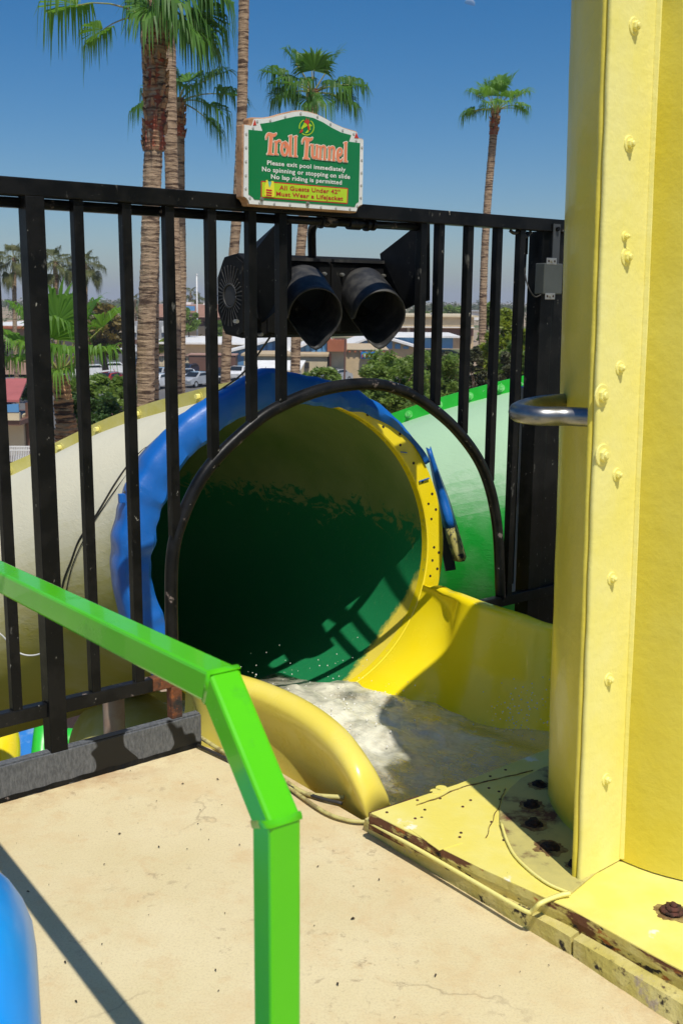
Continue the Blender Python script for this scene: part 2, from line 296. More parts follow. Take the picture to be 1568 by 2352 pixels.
class MB:
    def __init__(s): s.v = []; s.f = []; s.m = []; s.mi = 0
    def add(s, vs, fs_):
        n = len(s.v); s.v += [V(p) for p in vs]
        for f in fs_: s.f.append(tuple(i + n for i in f)); s.m.append(s.mi)
        return s
    def box(s, c, ax, ay, az):
        """c centre, half axes"""
        c, ax, ay, az = V(c), V(ax), V(ay), V(az)
        vs = [c + ax * i + ay * j + az * k for i in (-1, 1) for j in (-1, 1) for k in (-1, 1)]
        if ax.cross(ay).dot(az) < 0: fl = True
        else: fl = False
        f = [(0, 1, 3, 2), (4, 6, 7, 5), (0, 4, 5, 1), (2, 3, 7, 6), (0, 2, 6, 4), (1, 5, 7, 3)]
        if fl: f = [tuple(reversed(q)) for q in f]
        return s.add(vs, f)
    def bar(s, a, b, w, h, side=None):
        a, b = V(a), V(b); d = (b - a); L = d.length; d.normalize()
        side = V(side) if side is not None else (d.cross(UP) if abs(d.z) < 0.9 else V((1, 0, 0)))
        side = (side - d * side.dot(d)).normalized(); up = side.cross(d)
        return s.box((a + b) / 2, side * (w / 2), d * (L / 2), up * (h / 2))
    def tube(s, pts, r, seg=10, caps=True, radii=None, ref=None):
        pts = [V(p) for p in pts]; n = len(pts); rings = []
        t0 = (pts[1] - pts[0]).normalized()
        nrm = V(ref) if ref is not None else (UP if abs(t0.z) < 0.9 else V((1, 0, 0)))
        base = len(s.v)
        for i, p in enumerate(pts):
            if i == 0: t = pts[1] - pts[0]
            elif i == n - 1: t = pts[-1] - pts[-2]
            else: t = (pts[i + 1] - pts[i]).normalized() + (pts[i] - pts[i - 1]).normalized()
            t.normalize(); nrm = (nrm - t * nrm.dot(t)).normalized(); bi = t.cross(nrm)
            rr = radii[i] if radii else r
            for k in range(seg):
                a = 2 * math.pi * k / seg
                s.v.append(p + nrm * (math.cos(a) * rr) + bi * (math.sin(a) * rr))
        for i in range(n - 1):
            for k in range(seg):
                a = base + i * seg + k; b = base + i * seg + (k + 1) % seg
                s.f.append((a, b, b + seg, a + seg)); s.m.append(s.mi)
        if caps:
            s.f.append(tuple(base + k for k in reversed(range(seg)))); s.m.append(s.mi)
            s.f.append(tuple(base + (n - 1) * seg + k for k in range(seg))); s.m.append(s.mi)
        return s
    def cyl(s, c, axis, r, h, seg=16, r2=None):
        c, axis = V(c), V(axis).normalized()
        return s.tube([c, c + axis * h], r, seg, True, [r, r if r2 is None else r2])
    def prism(s, poly, dirv):
        """poly: list of 3D points in order, extruded along dirv"""
        n = len(poly); poly = [V(p) for p in poly]; d = V(dirv)
        nr = V((0, 0, 0))
        for i in range(n): nr += poly[i].cross(poly[(i + 1) % n])
        if nr.dot(d) > 0: poly = poly[::-1]
        vs = poly + [p + d for p in poly]
        f = [tuple(range(n)), tuple(reversed(range(n, 2 * n)))]
        f += [(i, i + n, (i + 1) % n + n, (i + 1) % n) for i in range(n)]
        return s.add(vs, f)
    def grid(s, rows, closed=False):
        n = len(rows[0]); b = len(s.v)
        for r in rows: s.v += [V(p) for p in r]
        for i in range(len(rows) - 1):
            for k in range(n if closed else n - 1):
                a = b + i * n + k; c = b + i * n + (k + 1) % n
                s.f.append((a, c, c + n, a + n)); s.m.append(s.mi)
        return s
    def obj(s, name, mat, parent=None, smooth=False, bevel=0, auto=None):
        o = mesh_obj(name, s.v, s.f, mat, parent, smooth, s.m if isinstance(mat, (list, tuple)) else None)
        if bevel:
            md = o.modifiers.new("bevel", 'BEVEL'); md.width = bevel; md.segments = 2; md.limit_method = 'ANGLE'; md.angle_limit = R(40)
        if auto is not None:
            me = o.data; me.polygons.foreach_set('use_smooth', [True] * len(me.polygons)); me.set_sharp_from_angle(angle=R(auto))
        return o
def spline(pts, n=8):
    """catmull-rom through pts"""
    P = [V(p) for p in pts]; P = [P[0] * 2 - P[1]] + P + [P[-1] * 2 - P[-2]]; out = []
    for i in range(1, len(P) - 2):
        for k in range(n):
            t = k / n; a, b, c, d = P[i - 1], P[i], P[i + 1], P[i + 2]
            out.append(0.5 * ((2 * b) + (c - a) * t + (2 * a - 5 * b + 4 * c - d) * t * t + (3 * b - 3 * c + d - a) * t ** 3))
    out.append(P[-2]); return out
def copy_tree(o, parent=None):
    c = o.copy(); COL.objects.link(c); c.parent = parent
    for ch in list(o.children): copy_tree(ch, c)
    return c
def smooth01(x): x = max(0.0, min(1.0, x)); return x * x * (3 - 2 * x)

# ------------------------------------------------------------------ setting: far ground
GZ = -7.0
def sheet(name, pts, z, mat):
    o = mesh_obj(name, [(p[0], p[1], z) for p in pts], [tuple(range(len(pts)))], mat); return tag(o, kind='structure')
sheet('ground', [(-6000, -200), (6000, -200), (6000, 9000), (-6000, 9000)], GZ, M['desert'])
def gp(x, y): p = at_z(x, y, GZ); return (p.x, p.y)
sheet('parking_lot', [(-70, 40), (60, 40), (60, 128), (-40, 128), (-70, 120)], GZ + 0.004, M['lot'])
sheet('road', [gp(-300, 850), gp(60, 848), gp(290, 832), gp(430, 815), gp(430, 797), gp(290, 808), gp(60, 822), gp(-300, 828)], GZ + 0.008, M['asphalt'])
sheet('pavement', [gp(-300, 866), gp(60, 862), gp(290, 846), gp(430, 828), gp(430, 821), gp(290, 838), gp(60, 854), gp(-300, 857)], GZ + 0.012, M['paving'])
mo = MB()
for k in range(3):
    rows = []
    for i in range(61):
        x = -6500 + i * 130; h = 90 + 150 * abs(mnoise.noise(V((x / 900, k * 3.1, 0)))) + 50 * mnoise.noise(V((x / 250, k, 2)))
        h *= .30 if x < -1200 else 0.12
        rows.append([(x, 8300 + k * 200, GZ), (x, 8450 + k * 200, GZ + h * 0.6), (x, 8650 + k * 200, GZ + max(10, h))])
    mo.grid(rows)
tag(mo.obj('mountains', M['mountain'], smooth=True), kind='structure')

# ------------------------------------------------------------------ deck
E0 = [(-0.498, 3.519), (-0.227, 3.31), (0.091, 2.912), (0.361, 2.53), (0.545, 2.287), (0.733, 2.041), (1.55, 0.95), (1.9, 0.3)]
fend = fs(0.60, 0, 0.03); fst = fs(-4.5, 0, 0.03)
dpoly = [(p[0], p[1]) for p in [(fst.x, fst.y), (fend.x, fend.y)]] + E0[1:] + [(1.9, -3), (-5.5, -3)]
tag(MB().prism([(x, y, 0) for x, y in dpoly], (0, 0, -0.3)).obj('deck', M['concrete']), kind='structure')
# floor of the pit under the flume
ppoly = [fs(0.62, -0.5, 0.0), fs(3.6, -0.5, 0.0), V((3.6, 2.0, -0.5)), V((2.2, 0.2, -0.5)), V((1.85, 0.3, -0.5))] + [V((x + 0.02, y + 0.0, -0.5)) for x, y in E0[::-1][1:-1]]
tag(MB().prism(ppoly, (0, 0, -0.12)).obj('pit_floor', M['pit']), kind='structure')
bits = MB()
for k in range(60):
    if k < 22:
        q = [(230, 1715), (275, 1915), (365, 1945), (430, 1950), (460, 1860), (360, 1840), (495, 2228), (235, 2168), (65, 2048), (175, 2300), (810, 2110), (775, 2260), (455, 1892), (550, 1940), (240, 1985), (150, 2210), (420, 1800), (300, 1770), (500, 1790), (730, 1990), (870, 2020), (1000, 2240)][k]
        c = at_z(q[0], q[1], 0.004); sz = random.uniform(0.0025, 0.006)
    else:
        c = at_z(random.uniform(0, 1400), random.uniform(1780, 2340), 0.004); sz = random.uniform(0.0012, 0.0028)
        if c.x > 0.6: continue
    a = random.uniform(0, 6.3); ax = V((math.cos(a), math.sin(a), 0)); ay = V((-ax.y, ax.x, 0))
    bits.tube([c - ax * sz, c + UP * sz * 0.4, c + ax * sz], sz * 0.4, 5, True, [sz * 0.1, sz * 0.5, sz * 0.1])
tag(bits.obj('dry_leaf_bits', M['dark_rust_shade']), 'tiny dry brown leaf bits scattered over the concrete', 'leaf bits', kind='stuff')
# yellow kerb along the deck edge (two cast lengths with a crack between), and the steel plate on it
def edge_pts(pxl, z): return [at_z(x, y, z) for x, y in pxl]
conc = [V((x, y, 0)) for x, y in E0[1:6]]
ekerb_top = edge_pts([(838, 1880), (1100, 2033), (1310, 2152), (1507, 2272), (1568, 2308)], 0.045)
ekerb_bot = [V((p.x - 0.004, p.y - 0.012, -0.02)) for p in edge_pts([(832, 1897), (1100, 2062), (1310, 2188), (1507, 2322), (1568, 2362)], 0.0)]
kerb = thing('yellow_kerb', 'flaking yellow kerb strip along the edge of the concrete deck', 'kerb', (ekerb_top[0].x, ekerb_top[0].y, 0))
def ext(P, k=0.9): d = (P[-1] - P[-2]).normalized(); return P + [P[-1] + d * k]
kt, kb = ext(ekerb_top), ext(ekerb_bot)
IN = V((0.6, 0.5, 0)).normalized()
def subdiv(P, n=10):
    o = []
    for a, b in zip(P, P[1:]):
        for k in range(n): o.append(a.lerp(b, k / n))
    return o + [P[-1]]
for i0, i1 in ((0, 2), (2, 5)):
    a, b = subdiv(kt[i0:i1 + 1]), subdiv(kb[i0:i1 + 1])
    if i0: a = [a[0].lerp(a[1], .35)] + a[1:]; b = [b[0].lerp(b[1], .35)] + b[1:]
    rows = []
    for p, q in zip(a, b):
        j = mnoise.noise(p * 9) * 0.006; k_ = mnoise.noise(p * 23 + V((3, 1, 2))) * 0.003
        top = p + V((0, 0, k_)); rows.append([q + V((j, j, 0)) * 0.6, q.lerp(top, 0.5) + V((-k_, -k_, 0)), top + V((-j, -j, 0)) * 0.4, top + IN * 0.03 + UP * 0.003, p + IN * 0.045, V((p.x + IN.x * 0.045, p.y + IN.y * 0.045, -0.1))])
    m_ = MB().grid(rows); n_ = len(rows[0])
    m_.f += [tuple(range(n_)), tuple(reversed(range(len(rows) * n_ - n_, len(rows) * n_)))]; m_.m += [0, 0]
    m_.obj('kerb_block', M['curb_yellow'], kerb)
PT = 0.09
pf = edge_pts([(850, 1866), (1100, 1992), (1310, 2088), (1507, 2198), (1568, 2230)], PT); pf = ext(pf, 1.2)
pbk = [at_z(1050, 1800, PT), at_z(1250, 1722, PT), V((1.35, 3.86, PT)), V((2.4, 4.45, PT)), V((2.4, 0.9, PT))]
plate = thing('deck_plate', 'flat yellow steel plate, chipped and rusty, under the big column', 'steel plate', (1.06, 2.86, 0))
ptop = MB(); poly = pf + pbk[::-1]
ptop.prism([V(p) for p in poly], (0, 0, -0.038)).obj('plate_sheet', M['plate_yellow'], plate, bevel=0.003)
pe = subdiv(pf, 8)
rows = [[p + V((-0.002, -0.004, 0.0005)) + V((-1, -1, 0)) * (0.0025 * mnoise.noise(p * 20)), p + V((-0.004, -0.006, -0.02)), p + V((-0.001, -0.003, -0.05)), p + IN * 0.05 + UP * -0.05] for p in pe]
MB().grid(rows).obj('plate_edge', M['plate_edge'], plate)
ew = [pf[0], pf[0].lerp(pbk[0], .02)]
MB().prism([pf[0] + V((-.004, -.002, .0004)), pbk[0].lerp(pf[0], .45) + V((-.004, .002, .0004)), pbk[0].lerp(pf[0], .45) + V((-.004, .002, -.05)), pf[0] + V((-.004, -.002, -.05))], (.003, -.002, 0)).obj('plate_end', M['rust'], plate)
# seams and screws on the plate
def ribbon(name, pts, w, h, mat, parent):
    m = MB(); pts = subdiv([V(p) for p in pts], 7); pts = [p + V((mnoise.noise(p * 40), mnoise.noise(p * 40 + V((7, 7, 7))), 0)) * .004 for p in pts]
    for a, b in zip(pts, pts[1:]): m.bar(a, b, w * (.2 + .7 * abs(mnoise.noise(a * 30))), h)
    return m.obj(name, mat, parent)
zt = PT + 0.001
ribbon('seam', [at_z(x, y, zt) for x, y in [(955, 1850), (1000, 1835), (1060, 1808), (1130, 1792), (1225, 1770)]], 0.006, 0.004, M['seam'], plate)
ribbon('seam', [at_z(x, y, zt) for x, y in [(1160, 1812), (1145, 1850), (1130, 1885), (1115, 1925)]], 0.005, 0.004, M['seam'], plate)
MB().prism([at_z(x, y, PT + .0018) for x, y in [(925, 1893), (985, 1870), (1062, 1935), (1008, 1952)]], (0, 0, -.003)).obj('patch', M['plate_yellow'], plate, bevel=.0008)
for x, y in [(888, 1868), (1122, 1812), (1080, 1840), (1062, 1855), (990, 1822), (958, 1840), (975, 1862), (953, 1882), (968, 1880), (1058, 1915), (1055, 1925), (1155, 1918), (1156, 1932), (1010, 1836), (1128, 1890), (1145, 1820), (1148, 1838), (1125, 1785), (1160, 1770)]:
    MB().cyl(at_z(x, y, PT - .002), UP, 0.0042, 0.0040, 10).obj('screw', M['rust'], plate)
for x, y in [(1000, 1820), (1085, 1795), (1013, 1812)]:
    MB().cyl(at_z(x, y, PT - .002), UP, 0.017, 0.004, 16).obj('plug', M['plate_yellow'], plate)

# ------------------------------------------------------------------ big yellow column
CC = V((1.06, 2.861, 0)); CR = 0.456
rho = V((-0.76, -0.65, 0)).normalized()              # the bolted flange sticks out this way
nfl = V((-rho.y, rho.x, 0)); nfl = nfl if nfl.y < 0 else -nfl      # face of the flange that looks at the deck
col = thing('support_column', 'huge yellow column with a bolted vertical flange beside the slide entrance', 'column', (CC.x, CC.y, PT))
a0 = math.atan2(rho.y, rho.x)
def lean_at(z):
    K = [(0, 0), (2.29, -.039), (2.34, .38), (3.3, .57), (3.6, .60)]  # slight lean in view; unseen bend above it made up to shape the shadow
    for (a, b), (c, d) in zip(K, K[1:]):
        if z <= c: return V((b + (d - b) * (z - a) / (c - a), 0, 0))
    return V((.60, 0, 0))
def shell(name, aa, ab, mat):
    rows = []
    zs = [PT + 0.004 + 0.04 * i for i in range(55)] + [2.26, 2.29, 2.32, 2.36, 2.46, 2.6, 2.9, 3.2, 3.45]
    for z in zs:
        lean = lean_at(z); row = []
        for k in range(41):
            a = aa + (ab - aa) * k / 40
            rr = CR + (0.004 * mnoise.noise(V((a * 3, z * 1.5, 1))) + 0.0015 * mnoise.noise(V((a * 14, z * 7, 4))) if z < 2.5 else 0)
            row.append(CC + V((math.cos(a) * rr, math.sin(a) * rr, z)) + lean)
        rows.append(row)
    return MB().grid(rows).obj(name, mat, col, smooth=True)
shell('rear_shell', a0 + 0.02 - math.pi, a0, M['yellow'])        # side away from the deck
shell('front_shell', a0, a0 + math.pi - 0.02, M['yellow'])
root = CC + rho * (CR - 0.01); tip = CC + rho * (CR + 0.163)
def fin(name, off, th, mat, jag):
    rows = []
    for i in range(0, 111):
        z = PT + 0.004 + i * 2.06 / 110  # flange stops just above view to keep its cast shadow short
        j = jag * mnoise.noise(V((0, off * 50, z * 8)))
        t_ = tip + rho * j + lean_at(z); c = nfl * off + lean_at(z) * 0; root = CC + rho * (CR - 0.01) + lean_at(z)
        rows.append([root + c + UP * z, t_ + c - rho * 0.004 + UP * z, t_ + c - nfl * (th * 0.25) + UP * z, t_ + c - nfl * (th * 0.75) + UP * z, t_ + c - nfl * th - rho * 0.004 + UP * z, root + c - nfl * th + UP * z])
    return MB().grid(rows).obj(name, mat, col, auto=50)
fin('flange', 0.016, 0.015, M['yellow_cream'], 0.003)
fin('flange', 0.0, 0.015, M['yellow'], 0.003)
fillet = [root + nfl * 0.016 + rho * 0.004 + UP * (PT + .01), root + nfl * 0.016 + rho * 0.004 + UP * 2.17 + lean_at(2.17)]
MB().tube(fillet, 0.012, 8).obj('weld', M['yellow_cream'], col)
for (x, y, r) in [(1455, 60, .019), (1443, 330, .018), (1433, 543, .011), (1437, 590, .020), (1422, 845, .016), (1380, 908, .026), (1382, 1045, .026), (1415, 1090, .016), (1403, 1328, .016), (1396, 1560, .016), (1390, 1790, .016)]:
    p = at_p(x, y, root + nfl * 0.0165, V((nfl.x, nfl.y, .0172 * nfl.x)))
    nut = MB().cyl(p - nfl * .002, nfl, r, 0.005, 20).obj('washer', M['yellow_cream'], col, bevel=.002)
    h = MB().cyl(p + nfl * .002, nfl, r * 0.60, 0.009, 6); h.cyl(p + nfl * .010, nfl, r * 0.36, 0.006, 10, r * .3); h.obj('bolt', M['yellow_cream'], nut, bevel=.002)
# bolted base ring
bo = [at_z(x, y, PT + .006) for x, y in [(1311, 2050), (1262, 2030), (1220, 2006), (1190, 1975), (1168, 1948), (1152, 1915), (1146, 1885), (1147, 1855), (1156, 1830), (1170, 1810), (1196, 1787), (1246, 1762), (1300, 1745)]] + [V((1.06, 3.40, PT + .006)), V((1.06, 2.86, PT + .006)), V((.72, 2.575, PT + .006))]
MB().prism(bo, (0, 0, -.007)).obj('base_flange', paint('base_flange', (0.56, 0.49, 0.16), (0.42, 0.38, 0.14), 0.6, 0, 7, .4, .6, 50, .3, .004, [((0.14, 0.055, 0.03), 7, 0.50, 0.60, O1)]), col, bevel=.002)
for x, y, r in [(1237, 1805, .030), (1220, 1852, .033), (1225, 1895, .034), (1262, 1950, .038), (1316, 1990, .02), (1543, 2092, .036)]:
    c = at_z(x, y, PT + .004); r *= .85; m = MB(); m.cyl(c, UP, r * 1.0, .005, 11, r * .8); m.cyl(c + UP * .004, UP, r * .66, .010, 6, r * .6); m.cyl(c + UP * .013, UP, r * .30, .004, 8, r * .22)
    for v in m.v: v += V((mnoise.noise(v * 60), mnoise.noise(v * 60 + V((5, 5, 5))), mnoise.noise(v * 60 + V((9, 1, 3))))) * .006
    rs = [c + V((math.cos(a), math.sin(a), 0)) * r * (1.25 + .45 * mnoise.noise(V((math.cos(a) * 2, math.sin(a) * 2, x))) + .25 * mnoise.noise(V((math.cos(a) * 6, math.sin(a) * 6, x)))) + UP * (.0035 if x < 1500 else -.0025) for a in [2 * math.pi * k / 48 for k in range(48)]]
    MB().prism(rs, (0, 0, -.002)).obj('rust_stain', M['stain'], col)
    m.obj('anchor_bolt', M['rust'] if x > 1500 else M['dark_rust_shade'], col, smooth=True)  # darker ones: column shadow on the rusty nuts is put into their colour
gz_ = 1.235; LS = lean_at(gz_)
gb = spline([CC + rho * (CR + .10) - nfl * .0 + UP * gz_, V((.555, 2.545, gz_)), V((.485, 2.545, gz_)), V((.445, 2.60, gz_ + .002)), V((.468, 2.68, gz_ + .004)), V((.53, 2.78, gz_ + .006)), V((.64, 2.88, gz_ + .006))], 8)
gb = [p + LS for p in gb]
MB().tube(gb, .0225, 16).obj('grab_bar', M['chrome'], col, smooth=True)
cp = gb[0]; dr = (gb[1] - gb[0]).normalized()
MB().cyl(cp + dr * .018, dr, .0232, .016, 16).obj('rust_collar', M['rust'], col, smooth=True)

# ------------------------------------------------------------------ black fence with the arch
fence = thing('black_fence', 'black steel bar fence with an arch over the slide entrance', 'fence', tuple(fs(1.0, 0)))
def fbar(name, s, z0, z1, w, mat, o=0.0, d=None):
    d = d or w
    return MB().box(fs(s, (z0 + z1) / 2, o), FU * (w / 2), FN * (d / 2), UP * ((z1 - z0) / 2)).obj(name, mat, fence, bevel=0.0022)
BS = M['black_steel']
MB().box(fs(0.2, 1.805), FU * 2.9, FN * .026, UP * .0245).obj('top_rail', BS, fence, bevel=.003)
MB().tube([fs(-2.5, 1.764, -.022), fs(1.0, 1.764, -.022)], .0155, 12).obj('under_pipe', M['black_chipped'], fence, smooth=True)
for s, z0 in [(-0.033, .275), (-.19, .275), (-.345, .275), (.225, .275), (.38, .275), (.526, .70), (.678, .955), (.831, 1.08), (.953, 1.145), (1.588, 1.145), (1.677, 1.105), (1.83, .985), (1.99, .78), (2.122, .275)]:
    fbar('baluster', s, z0, 1.781, .031, BS)
fbar('post', .088, .112, 1.781, .056, BS)
fbar('post', -1.0, .112, 1.781, .056, BS)
MB().box(fs(-.44, .253), FU * .50, FN * .0165, UP * .0225).obj('bottom_rail', M['black_chipped'], fence, bevel=.003)
MB().box(fs(.27, .253), FU * .154, FN * .0165, UP * .0225).obj('bottom_rail', M['black_chipped'], fence, bevel=.003)
rb = MB().box(fs(.50, .253), FU * .0755, FN * .0168, UP * .0227).obj('bottom_rail', M['rusty_steel'], fence, bevel=.003); rb["label"] = 'rust-eaten end of the bottom rail'
MB().box(fs(2.36, .255), FU * .40, FN * .0165, UP * .0225).obj('bottom_rail', BS, fence, bevel=.003)
arch_px = [(395, 1480), (395, 1300), (415, 1200), (475, 1080), (580, 975), (650, 930), (740, 895), (830, 882), (900, 890), (970, 922), (1050, 990), (1110, 1080), (1140, 1200), (1148, 1355)]
ap = [fsp(*q) for q in arch_px]; ap = [(ap[0][0], .275)] + ap + [(ap[-1][0] + .002, .276)]
MB().tube(spline([fs(s, z) for s, z in ap], 7), .0222, 14, ref=FN).obj('arch', M['black_chipped'], fence, smooth=True)
fl_ = MB().box(fs(ap[0][0] + .005, .165), FU * .020, FN * .018, UP * .066).obj('foot', M['rusty_steel'], fence, bevel=.003)
MB().box(fs(2.02, .185), FU * .02, FN * .018, UP * .048).obj('foot', BS, fence)
# kick plate: a steel angle standing on the deck
MB().box(fs(-1.9, .057, .026), FU * 2.495, FN * .004, UP * .058).obj('kick_plate', M['kick_steel'], fence, bevel=.0015)
MB().box(fs(-1.9, .1155, .008), FU * 2.495, FN * .014, UP * .0035).obj('kick_plate_top', M['kick_steel'], fence)
rr_ = [[fs(s, .0035 + .004 * mnoise.noise(V((s * 30, 1, 1))), .031 + .006 * abs(mnoise.noise(V((s * 25, 7, 3))))), fs(s, .018 + .005 * mnoise.noise(V((s * 22, 3, 8))), .0305)] for s in [-1.2 + .012 * k for k in range(150)]]
MB().grid(rr_).obj('paint_bead', M['black_chipped'], fence)
# right-hand gate posts
fbar('gate_post', 2.285, -.45, 1.781, .075, BS, -.03)
fbar('gate_post', 2.375, -.2, 1.78, .10, BS, -.05)
fbar('gate_post', 2.52, -.45, 1.78, .12, BS, -.06)
MB().box(fs(2.5, .14, -.03), FU * .24, FN * .02, UP * .06).obj('lower_rail', BS, fence)
cnd = MB().tube([fs(2.21, .3, -.055), fs(2.21, 1.52, -.055), fs(2.212, 1.70, -.055)], .008, 10); cnd.cyl(fs(2.212, 1.69, -.055), UP, .012, .09, 10); cnd.obj('conduit', BS, fence, smooth=True)
MB().tube(spline([fs(2.21, 1.66, -.05), fs(2.205, 1.3, -.06), fs(2.200, .95, -.06), fs(2.21, .75, -.06)], 6), .0045, 6).obj('cable', M['cable'], fence, smooth=True)
MB().tube(spline([fs(2.06, 1.775, 0), fs(2.08, 1.766, .004), fs(2.12, 1.772, 0), fs(2.15, 1.755, .004), fs(2.18, 1.775, 0)], 5), .007, 6).obj('cable', M['cable'], fence, smooth=True)
MB().box(fs(2.30, 1.70, .032), FU * .021, FN * .002, UP * .11).obj('strap', paint('strap', (.05, .055, .06), None, .5), fence)
MB().cyl(fs(2.30, 1.79, .033), FN, .009, .012, 6).obj('bolt', BS, fence)
jb = thing('junction_box', 'small grey junction box strapped to the black gate post', 'junction box', tuple(fs(2.31, 1.6)))
sb = lambda x, y: fsp(x, y, .05)
x0, z0 = sb(1248, 604); x1, z1 = sb(1276, 676)
MB().box(fs((x0 + x1) / 2 + .015, (z0 + z1) / 2, .03), FU * ((x1 - x0) / 2 + .015), FN * .025, UP * ((z0 - z1) / 2)).obj('box', M['grey_box'], jb, bevel=.004)
for zz in (z0 + .008, z1 - .008):
    tb = MB().box(fs((x0 + x1) / 2, zz, .054), FU * .030, FN * .0015, UP * .013).obj('tab', M['metal'], jb, bevel=.004)
    for k in (-.018, .018): MB().cyl(fs((x0 + x1) / 2 + k, zz, .0545), FN, .005, .0015, 10).obj('hole', M['dark_rust_shade'], tb)
    MB().cyl(fs((x0 + x1) / 2, zz, .055), FN, .006, .006, 6).obj('screw', M['metal'], tb)
MB().tube(spline([fs(x0 + .01, z1 + .0, .04), fs(x0 - .03, z1 - .01, .035), fs(x0 - .055, z1 + .03, .02), fs(2.19, z1 + .08, -.03)], 6), .003, 6).obj('wire', M['cable'], jb, smooth=True)
pp = at_d(1183, 1350, 4.95)
o = MB().box(V((pp.x, pp.y, .62)), FU * .048, FN * .03, UP * .50).obj('pale_post', M['pale_post'], bevel=.004); tag(o, 'pale grey square post standing behind the fence beside the green tube', 'post')
pb_ = at_d(1262, 1150, 4.9)
rows = [[V((pb_.x + (k - 4) * .03, pb_.y + .02 * math.sin(k * 1.7 + i * .5), .35 + i * .12)) for k in range(9)] for i in range(8)]
o = MB().grid(rows).obj('blue_tarp', M['blue_vinyl'], smooth=True); o.modifiers.new('s', 'SOLIDIFY').thickness = .006; tag(o, 'dark blue tarp hanging in the shade behind the gate posts', 'tarp')

# ------------------------------------------------------------------ the sign
SO = 0.075                      # front plane of the sign, off the fence plane
sign = thing('ride_sign', 'green ride sign with salmon title on a wooden board above the fence', 'sign', tuple(fs(1.05, 1.8)))
def sgA(cx, cy, o=0.0):        # measured on the 900..1350 x 400..780 close-up
    s, z = fsp((900 + cx / 3.484) * .6272, (400 + cy / 3.484) * .6272, SO); return fs(s, z, SO + o)
def sgB(cx, cy, o=0.0):        # measured on the 750..1400 x 350..1300 close-up
    s, z = fsp((750 + cx / 2.412) * .6272, (350 + cy / 2.412) * .6272, SO); return fs(s, z, SO + o)
front = [(352, 258), (418, 268), (440, 205), (520, 204), (600, 192), (700, 163), (780, 145), (845, 138), (920, 149), (1000, 172), (1080, 213), (1150, 254), (1230, 290), (1345, 326), (1353, 380), (1400, 390), (1391, 962), (1370, 968), (1350, 985), (1338, 1022), (395, 957), (388, 930), (370, 905), (345, 890)]
m3 = lambda P, o: [sgB(x, y, o) for x, y in P]
cen = V((0, 0, 0))
board = [(340, 250), (398, 258), (394, 210), (410, 190), (440, 190), (520, 192), (600, 180), (700, 150), (780, 132), (845, 126), (920, 137), (1000, 160), (1080, 201), (1150, 242), (1230, 278), (1350, 314), (1360, 370), (1406, 380), (1397, 972), (1375, 980), (1357, 1000), (1345, 1036), (388, 972), (380, 945), (362, 915), (335, 900)]
wood = paint('sign_wood', (.36, .19, .09), (.48, .30, .18), .8, 0, 14, .4, .6, 90, .7, .004, [((.10, .05, .025), 40, .60, .66, (1, 1, .3))])
MB().prism(m3(board, -.004), FN * -.036).obj('board', wood, sign, bevel=.004)
whitep = paint('sign_white', (.74, .76, .74), (.66, .68, .66), .4, 0, 10)
greenp = paint('sign_green', (.006, .185, .055), (.007, .20, .062), .35, 0, 6, bstr=0)
redp = paint('sign_red', (.55, .045, .03), None, .4, 0, 20, bstr=0)
limep = paint('sign_lime', (.42, .62, .02), (.46, .66, .03), .4, 0, 12, bstr=0)
salm = paint('sign_salmon', (.78, .24, .12), (.80, .27, .14), .45, 0, 12, bstr=0)
MB().prism(m3(front, 0), FN * -.0045).obj('border_panel', whitep, sign)
green = [(385, 302), (510, 313), (488, 249), (590, 236), (700, 206), (800, 184), (870, 180), (960, 199), (1040, 236), (1120, 285), (1200, 325), (1290, 350), (1270, 407), (1368, 420), (1356, 938), (1332, 955), (1322, 984), (436, 918), (420, 895), (385, 873)]
def panel(name, P, f, o, mat, th=.0008, parent=sign):
    return MB().prism([f(x, y, o) for x, y in P], FN * -th).obj(name, mat, parent)
panel('green_panel', green, sgB, .0012, greenp, .0016)
panel('corner_triangle', [(440, 212), (455, 262), (424, 264)], sgB, .0012, redp)
panel('corner_triangle', [(1336, 326), (1356, 378), (1318, 374)], sgB, .0012, redp)
for x, y in [(845, 157), (708, 186), (577, 218), (462, 226), (425, 284), (993, 185), (1108, 250), (1215, 305), (1312, 337), (1334, 396), (365, 337), (364, 457), (363, 580), (362, 703), (361, 820), (397, 903), (482, 944), (612, 955), (750, 962), (1023, 983), (1155, 993), (1278, 1000), (1343, 974), (1376, 902), (1379, 790), (1381, 680), (1383, 568), (1385, 457)]:
    MB().cyl(sgB(x, y, .0), FN, .0042, .0022, 12).obj('rivet', M['rivet'], sign, bevel=.0008)
for x, y in [(498, 915), (903, 955)]:
    h = MB().cyl(sgB(x, y, 0), FN, .0065, .004, 16); h.cyl(sgB(x, y, .004), FN, .0042, .006, 6); h.obj('bolt', M['metal'], sign)
# lettering: thick strokes, white outline a hair behind the salmon
def strokes(S, f, o, mat, name, extra=0.0, parent=sign):
    m = MB(); k = 0
    for st in S:
        pts = st; L = []; Rr = []
        n = len(pts)
        for i, (x, y, w) in enumerate(pts):
            x0_, y0_ = pts[max(0, i - 1)][:2]; x1_, y1_ = pts[min(n - 1, i + 1)][:2]
            dx, dy = x1_ - x0_, y1_ - y0_; l = math.hypot(dx, dy) or 1; dx /= l; dy /= l
            e = extra
            ox, oy = x, y
            if i == 0: ox -= dx * e; oy -= dy * e
            if i == n - 1: ox += dx * e; oy += dy * e
            h = w / 2 + e
            L.append(f(ox - dy * h, oy + dx * h, o + k * .00003)); Rr.append(f(ox + dy * h, oy - dx * h, o + k * .00003))
        m.grid([L, Rr][::1]); k += 1
    ob = m.obj(name, mat, parent)
    bm = bmesh.new(); bm.from_mesh(ob.data); bmesh.ops.recalc_face_normals(bm, faces=bm.faces); bm.to_mesh(ob.data); bm.free()
    return ob
